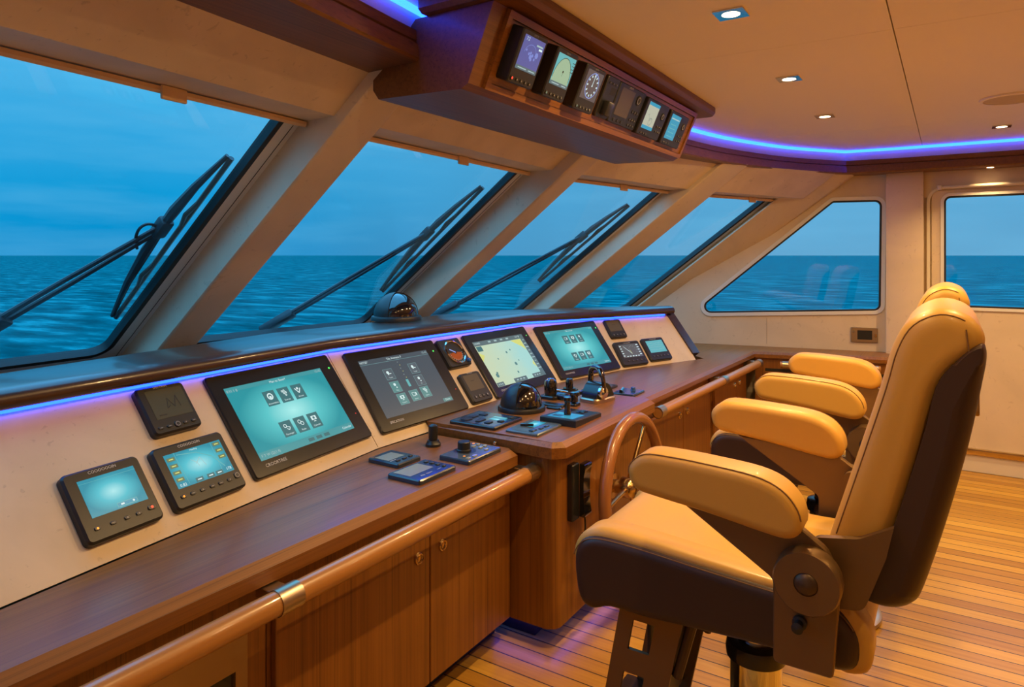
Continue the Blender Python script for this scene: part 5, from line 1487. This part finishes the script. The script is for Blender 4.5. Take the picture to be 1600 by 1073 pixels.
    # arms, brackets, hinges
    for s in (-1, 1):
        S = lambda x: s * x
        ap = spline([(0.692, 1.037), (0.688, 1.070), (0.650, 1.100), (0.58, 1.104), (0.49, 1.101), (0.38, 1.092), (0.320, 1.070), (0.285, 1.030), (0.278, 0.985), (0.305, 0.960), (0.36, 0.962), (0.494, 0.982), (0.62, 0.996), (0.672, 1.006)], 4)
        st = edge_stations(0.055, 0.022, 5)
        mb = MB(); cushion(mb, ap, [(x + S(0.360), d) for x, d in st], 'leather_tan', LOC); mb.build('armrest', t, smooth=60)
        topq = [q for q in inset(ap, 0.0022) if q[1] > 1.0]
        k0 = max(range(len(topq)), key=lambda j: topq[j][0]); seq = topq[k0:] + topq[:k0]
        seq = sorted([q for q in seq if q[1] > 1.045 or q[0] < 0.36], key=lambda q: -q[0])
        mb = MB(); mb.tube([LOC(S(0.4035), y, z) for y, z in seq], 0.0020, 'stitching', 6); mb.build('piping', t)
        br = round_poly([(0.60, 0.992), (0.565, 0.968), (0.352, 0.835), (0.352, 0.640), (0.222, 0.640), (0.206, 0.868), (0.235, 0.93), (0.30, 0.975)], [0, 0.005, 0.02, 0.012, 0.012, 0.05, 0.05, 0.02], 5)
        mb = MB(); mb.loft([[LOC(S(x), y, z) for y, z in (br if j in (1, 2) else inset(br, 0.003))] for j, x in enumerate((0.320, 0.323, 0.340, 0.343))], 'bronze'); mb.build('arm_bracket', t, smooth=30)
        b2 = round_poly([(0.275, 0.935), (0.175, 0.952), (0.105, 0.992), (0.120, 0.92), (0.165, 0.790), (0.262, 0.776)], [0.02, 0.05, 0.0, 0, 0.03, 0.03], 4)
        mb = MB(); mb.loft([[LOC(S(x), y, z) for y, z in b2] for x in (0.2755, 0.296)], 'bronze'); mb.build('back_bracket', t, smooth=30)
        M = frame_matrix(LOC(S(0.344), 0.272, 0.862), V3((0, 1, 0)), V3((0, 0, 1)), V3((s, 0, 0)))
        mb = MB(); mb.lathe([(0.073, 0), (0.073, 0.040), (0.069, 0.046), (0.026, 0.047)], 'bronze', M, 48); mb.build('hinge_disc', t)
        mb = MB(); mb.lathe([(0.0001, 0.058), (0.014, 0.056), (0.023, 0.050), (0.0255, 0.046)], 'bronze_dark', M, 28); mb.build('hinge_cap', t)
        M = frame_matrix(LOC(S(0.344), 0.292, 0.752), V3((0, 1, 0)), V3((0, 0, 1)), V3((s, 0, 0)))
        mb = MB(); mb.lathe([(0.016, 0), (0.016, 0.010), (0.010, 0.012), (0.010, 0.032), (0.013, 0.036), (0.0001, 0.040)], 'black_plastic', M, 20); mb.build('tilt_knob', t)
    # footrest: two ladder plates, cross tread, hinge links
    for s in (-1, 1):
        x0 = s * 0.150
        Pp = lambda y, z: LOC(x0, y - 0.012, z)
        fr_o = [(0.790, 0.615), (0.615, 0.605), (0.700, 0.380), (0.740, 0.200), (0.890, 0.140), (0.905, 0.170)]
        mb = MB(); zt_, zb2 = 0.622, 0.14
        ed = lambda p, q, z: (p + (q - p) * (zt_ - z) / (zt_ - zb2), z)
        Lo, Li, Ri, Ro = (0.822, 0.912), (0.776, 0.868), (0.708, 0.806), (0.632, 0.735)
        for u_, v_, za_, zc_ in ((Lo, Li, zt_, zb2), (Ri, Ro, zt_, zb2), (Li, Ri, zt_, 0.535), (Li, Ri, 0.445, 0.375), (Li, Ri, 0.255, zb2)):
            mb.prism([Pp(*ed(*u_, za_)), Pp(*ed(*u_, zc_)), Pp(*ed(*v_, zc_)), Pp(*ed(*v_, za_))], (0.012 * s, 0, 0), 'bronze')
        mb.build('footrest_plate', t, smooth=0)
        mb = MB(); mb.tube([LOC(s * 0.14, 0.60, 0.60), LOC(s * 0.14, 0.655, 0.40)], 0.015, 'bronze_dark', 10); mb.build('link', t)
    mb = MB(); mb.box(LOC(0, 0.835, 0.155), (0.32, 0.20, 0.016), 'bronze_dark', None, 0.004); mb.build('footrest_tread', t)
    mb = MB(); mb.box(LOC(0, 0.735, 0.40), (0.305, 0.012, 0.36), 'black_plastic', Matrix.Identity(4), 0.003); mb.build('footrest_back', t)
    return t


seat = make_seat()
tag(seat, 'tan and brown leather helm seat nearest the eye, in front of the steering wheel', 'helm seat', 'helm seats')


def dup(root, dx):
    r = root.copy(); COL.objects.link(r); r.location.x += dx
    for ch in list(root.children):
        c = ch.copy(); COL.objects.link(c); c.parent = r
    return r


seat2 = dup(seat, 1.335)
seat2['label'] = 'tan and brown leather helm seat behind the nearest one, closer to the side wall'

# ------------------------------------------------------------------ light
WARM = (1.0, 0.62, 0.25)


def lamp(name, x, y, z, power, size=0.045, col=WARM, spread=108):
    l = bpy.data.lights.new(name, 'AREA'); l.shape = 'DISK'; l.size = size; l.energy = power; l.color = col; l.spread = math.radians(spread)
    o = bpy.data.objects.new(name, l); COL.objects.link(o); o.location = (x, y, z); return o


for x, y, k in ((2.343, 0.623, 16), (3.352, 0.626, 14), (4.372, 0.618, 11), (1.33, 0.62, 6), (0.32, 0.62, 3),
                (1.33, -0.277, 2), (2.343, -0.277, 8), (3.352, -0.277, 9), (4.372, -0.85, 6), (5.322, -0.277, 10),
                (1.33, -1.2, 3), (2.343, -1.2, 6), (3.352, -1.2, 6), (5.322, -1.2, 6)):
    lamp('downlight_lamp', x, y, ZC - 0.008, k * 1.2, spread=172 if y > 0 else 125)
lamp('door_lamp', 5.975, -0.245, 2.229, 1.5, 0.03)

# sky: dusk gradient, bluer to port, paler to starboard, thin streaks of cloud; unseen zenith boosted as added fill for the cabin
wd = bpy.data.worlds.new('dusk_sky'); scene.world = wd; wd.use_nodes = True; nt = wd.node_tree; L = nt.links
bg = nt.nodes['Background']
tc = nt.nodes.new('ShaderNodeTexCoord'); sep = nt.nodes.new('ShaderNodeSeparateXYZ'); L.new(tc.outputs['Generated'], sep.inputs[0])
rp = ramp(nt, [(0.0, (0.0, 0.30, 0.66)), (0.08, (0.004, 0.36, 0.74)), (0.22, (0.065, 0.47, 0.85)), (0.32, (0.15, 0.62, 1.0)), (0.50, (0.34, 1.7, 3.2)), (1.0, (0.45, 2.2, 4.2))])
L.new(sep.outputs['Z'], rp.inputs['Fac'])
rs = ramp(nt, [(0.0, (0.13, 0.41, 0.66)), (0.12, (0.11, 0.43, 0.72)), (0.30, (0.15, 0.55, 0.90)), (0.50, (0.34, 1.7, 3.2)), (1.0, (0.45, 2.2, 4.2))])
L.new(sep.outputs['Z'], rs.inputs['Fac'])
mr = nt.nodes.new('ShaderNodeMapRange'); mr.inputs['From Min'].default_value = 0.55; mr.inputs['From Max'].default_value = 1.0
L.new(sep.outputs['X'], mr.inputs['Value'])
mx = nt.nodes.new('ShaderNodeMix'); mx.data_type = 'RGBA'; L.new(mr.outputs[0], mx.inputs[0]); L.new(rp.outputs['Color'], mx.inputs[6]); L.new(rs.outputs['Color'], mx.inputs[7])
mp = nt.nodes.new('ShaderNodeMapping'); mp.inputs['Scale'].default_value = (2.2, 2.2, 16); mp.inputs['Rotation'].default_value = (0.06, 0, 0)
nz = nt.nodes.new('ShaderNodeTexNoise'); nz.inputs['Scale'].default_value = 1.6; nz.inputs['Detail'].default_value = 5
L.new(tc.outputs['Generated'], mp.inputs['Vector']); L.new(mp.outputs['Vector'], nz.inputs['Vector'])
cr = ramp(nt, [(0.46, (0, 0, 0)), (0.72, (1, 1, 1))]); L.new(nz.outputs['Fac'], cr.inputs['Fac'])
cm = nt.nodes.new('ShaderNodeMath'); cm.operation = 'MULTIPLY'; cm.inputs[1].default_value = 0.24; L.new(cr.outputs['Color'], cm.inputs[0])
m2 = nt.nodes.new('ShaderNodeMix'); m2.data_type = 'RGBA'; L.new(cm.outputs[0], m2.inputs[0]); L.new(mx.outputs[2], m2.inputs[6]); m2.inputs[7].default_value = (0.20, 0.62, 0.92, 1)
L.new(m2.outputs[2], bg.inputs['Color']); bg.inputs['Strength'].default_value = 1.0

# ------------------------------------------------------------------ camera and view
cam = bpy.data.cameras.new('camera'); co = bpy.data.objects.new('camera', cam); COL.objects.link(co)
cam.sensor_fit = 'HORIZONTAL'; cam.sensor_width = 36.0; cam.lens = 36.0 * F_PX / 1600
cam.shift_x = 0.0; cam.shift_y = (399 - 536.5) / 1600
cam.clip_start = 0.05; cam.clip_end = 60000
co.matrix_world = frame_matrix(V3((0, 0, EYE)), V3((ST, -CT, 0)), V3((0, 0, 1)), V3((-CT, -ST, 0)))
scene.camera = co
vs = scene.view_settings
vs.view_transform = 'Standard'; vs.look = 'None'; vs.exposure = 0.0; vs.gamma = 1.0; vs.use_curve_mapping = False
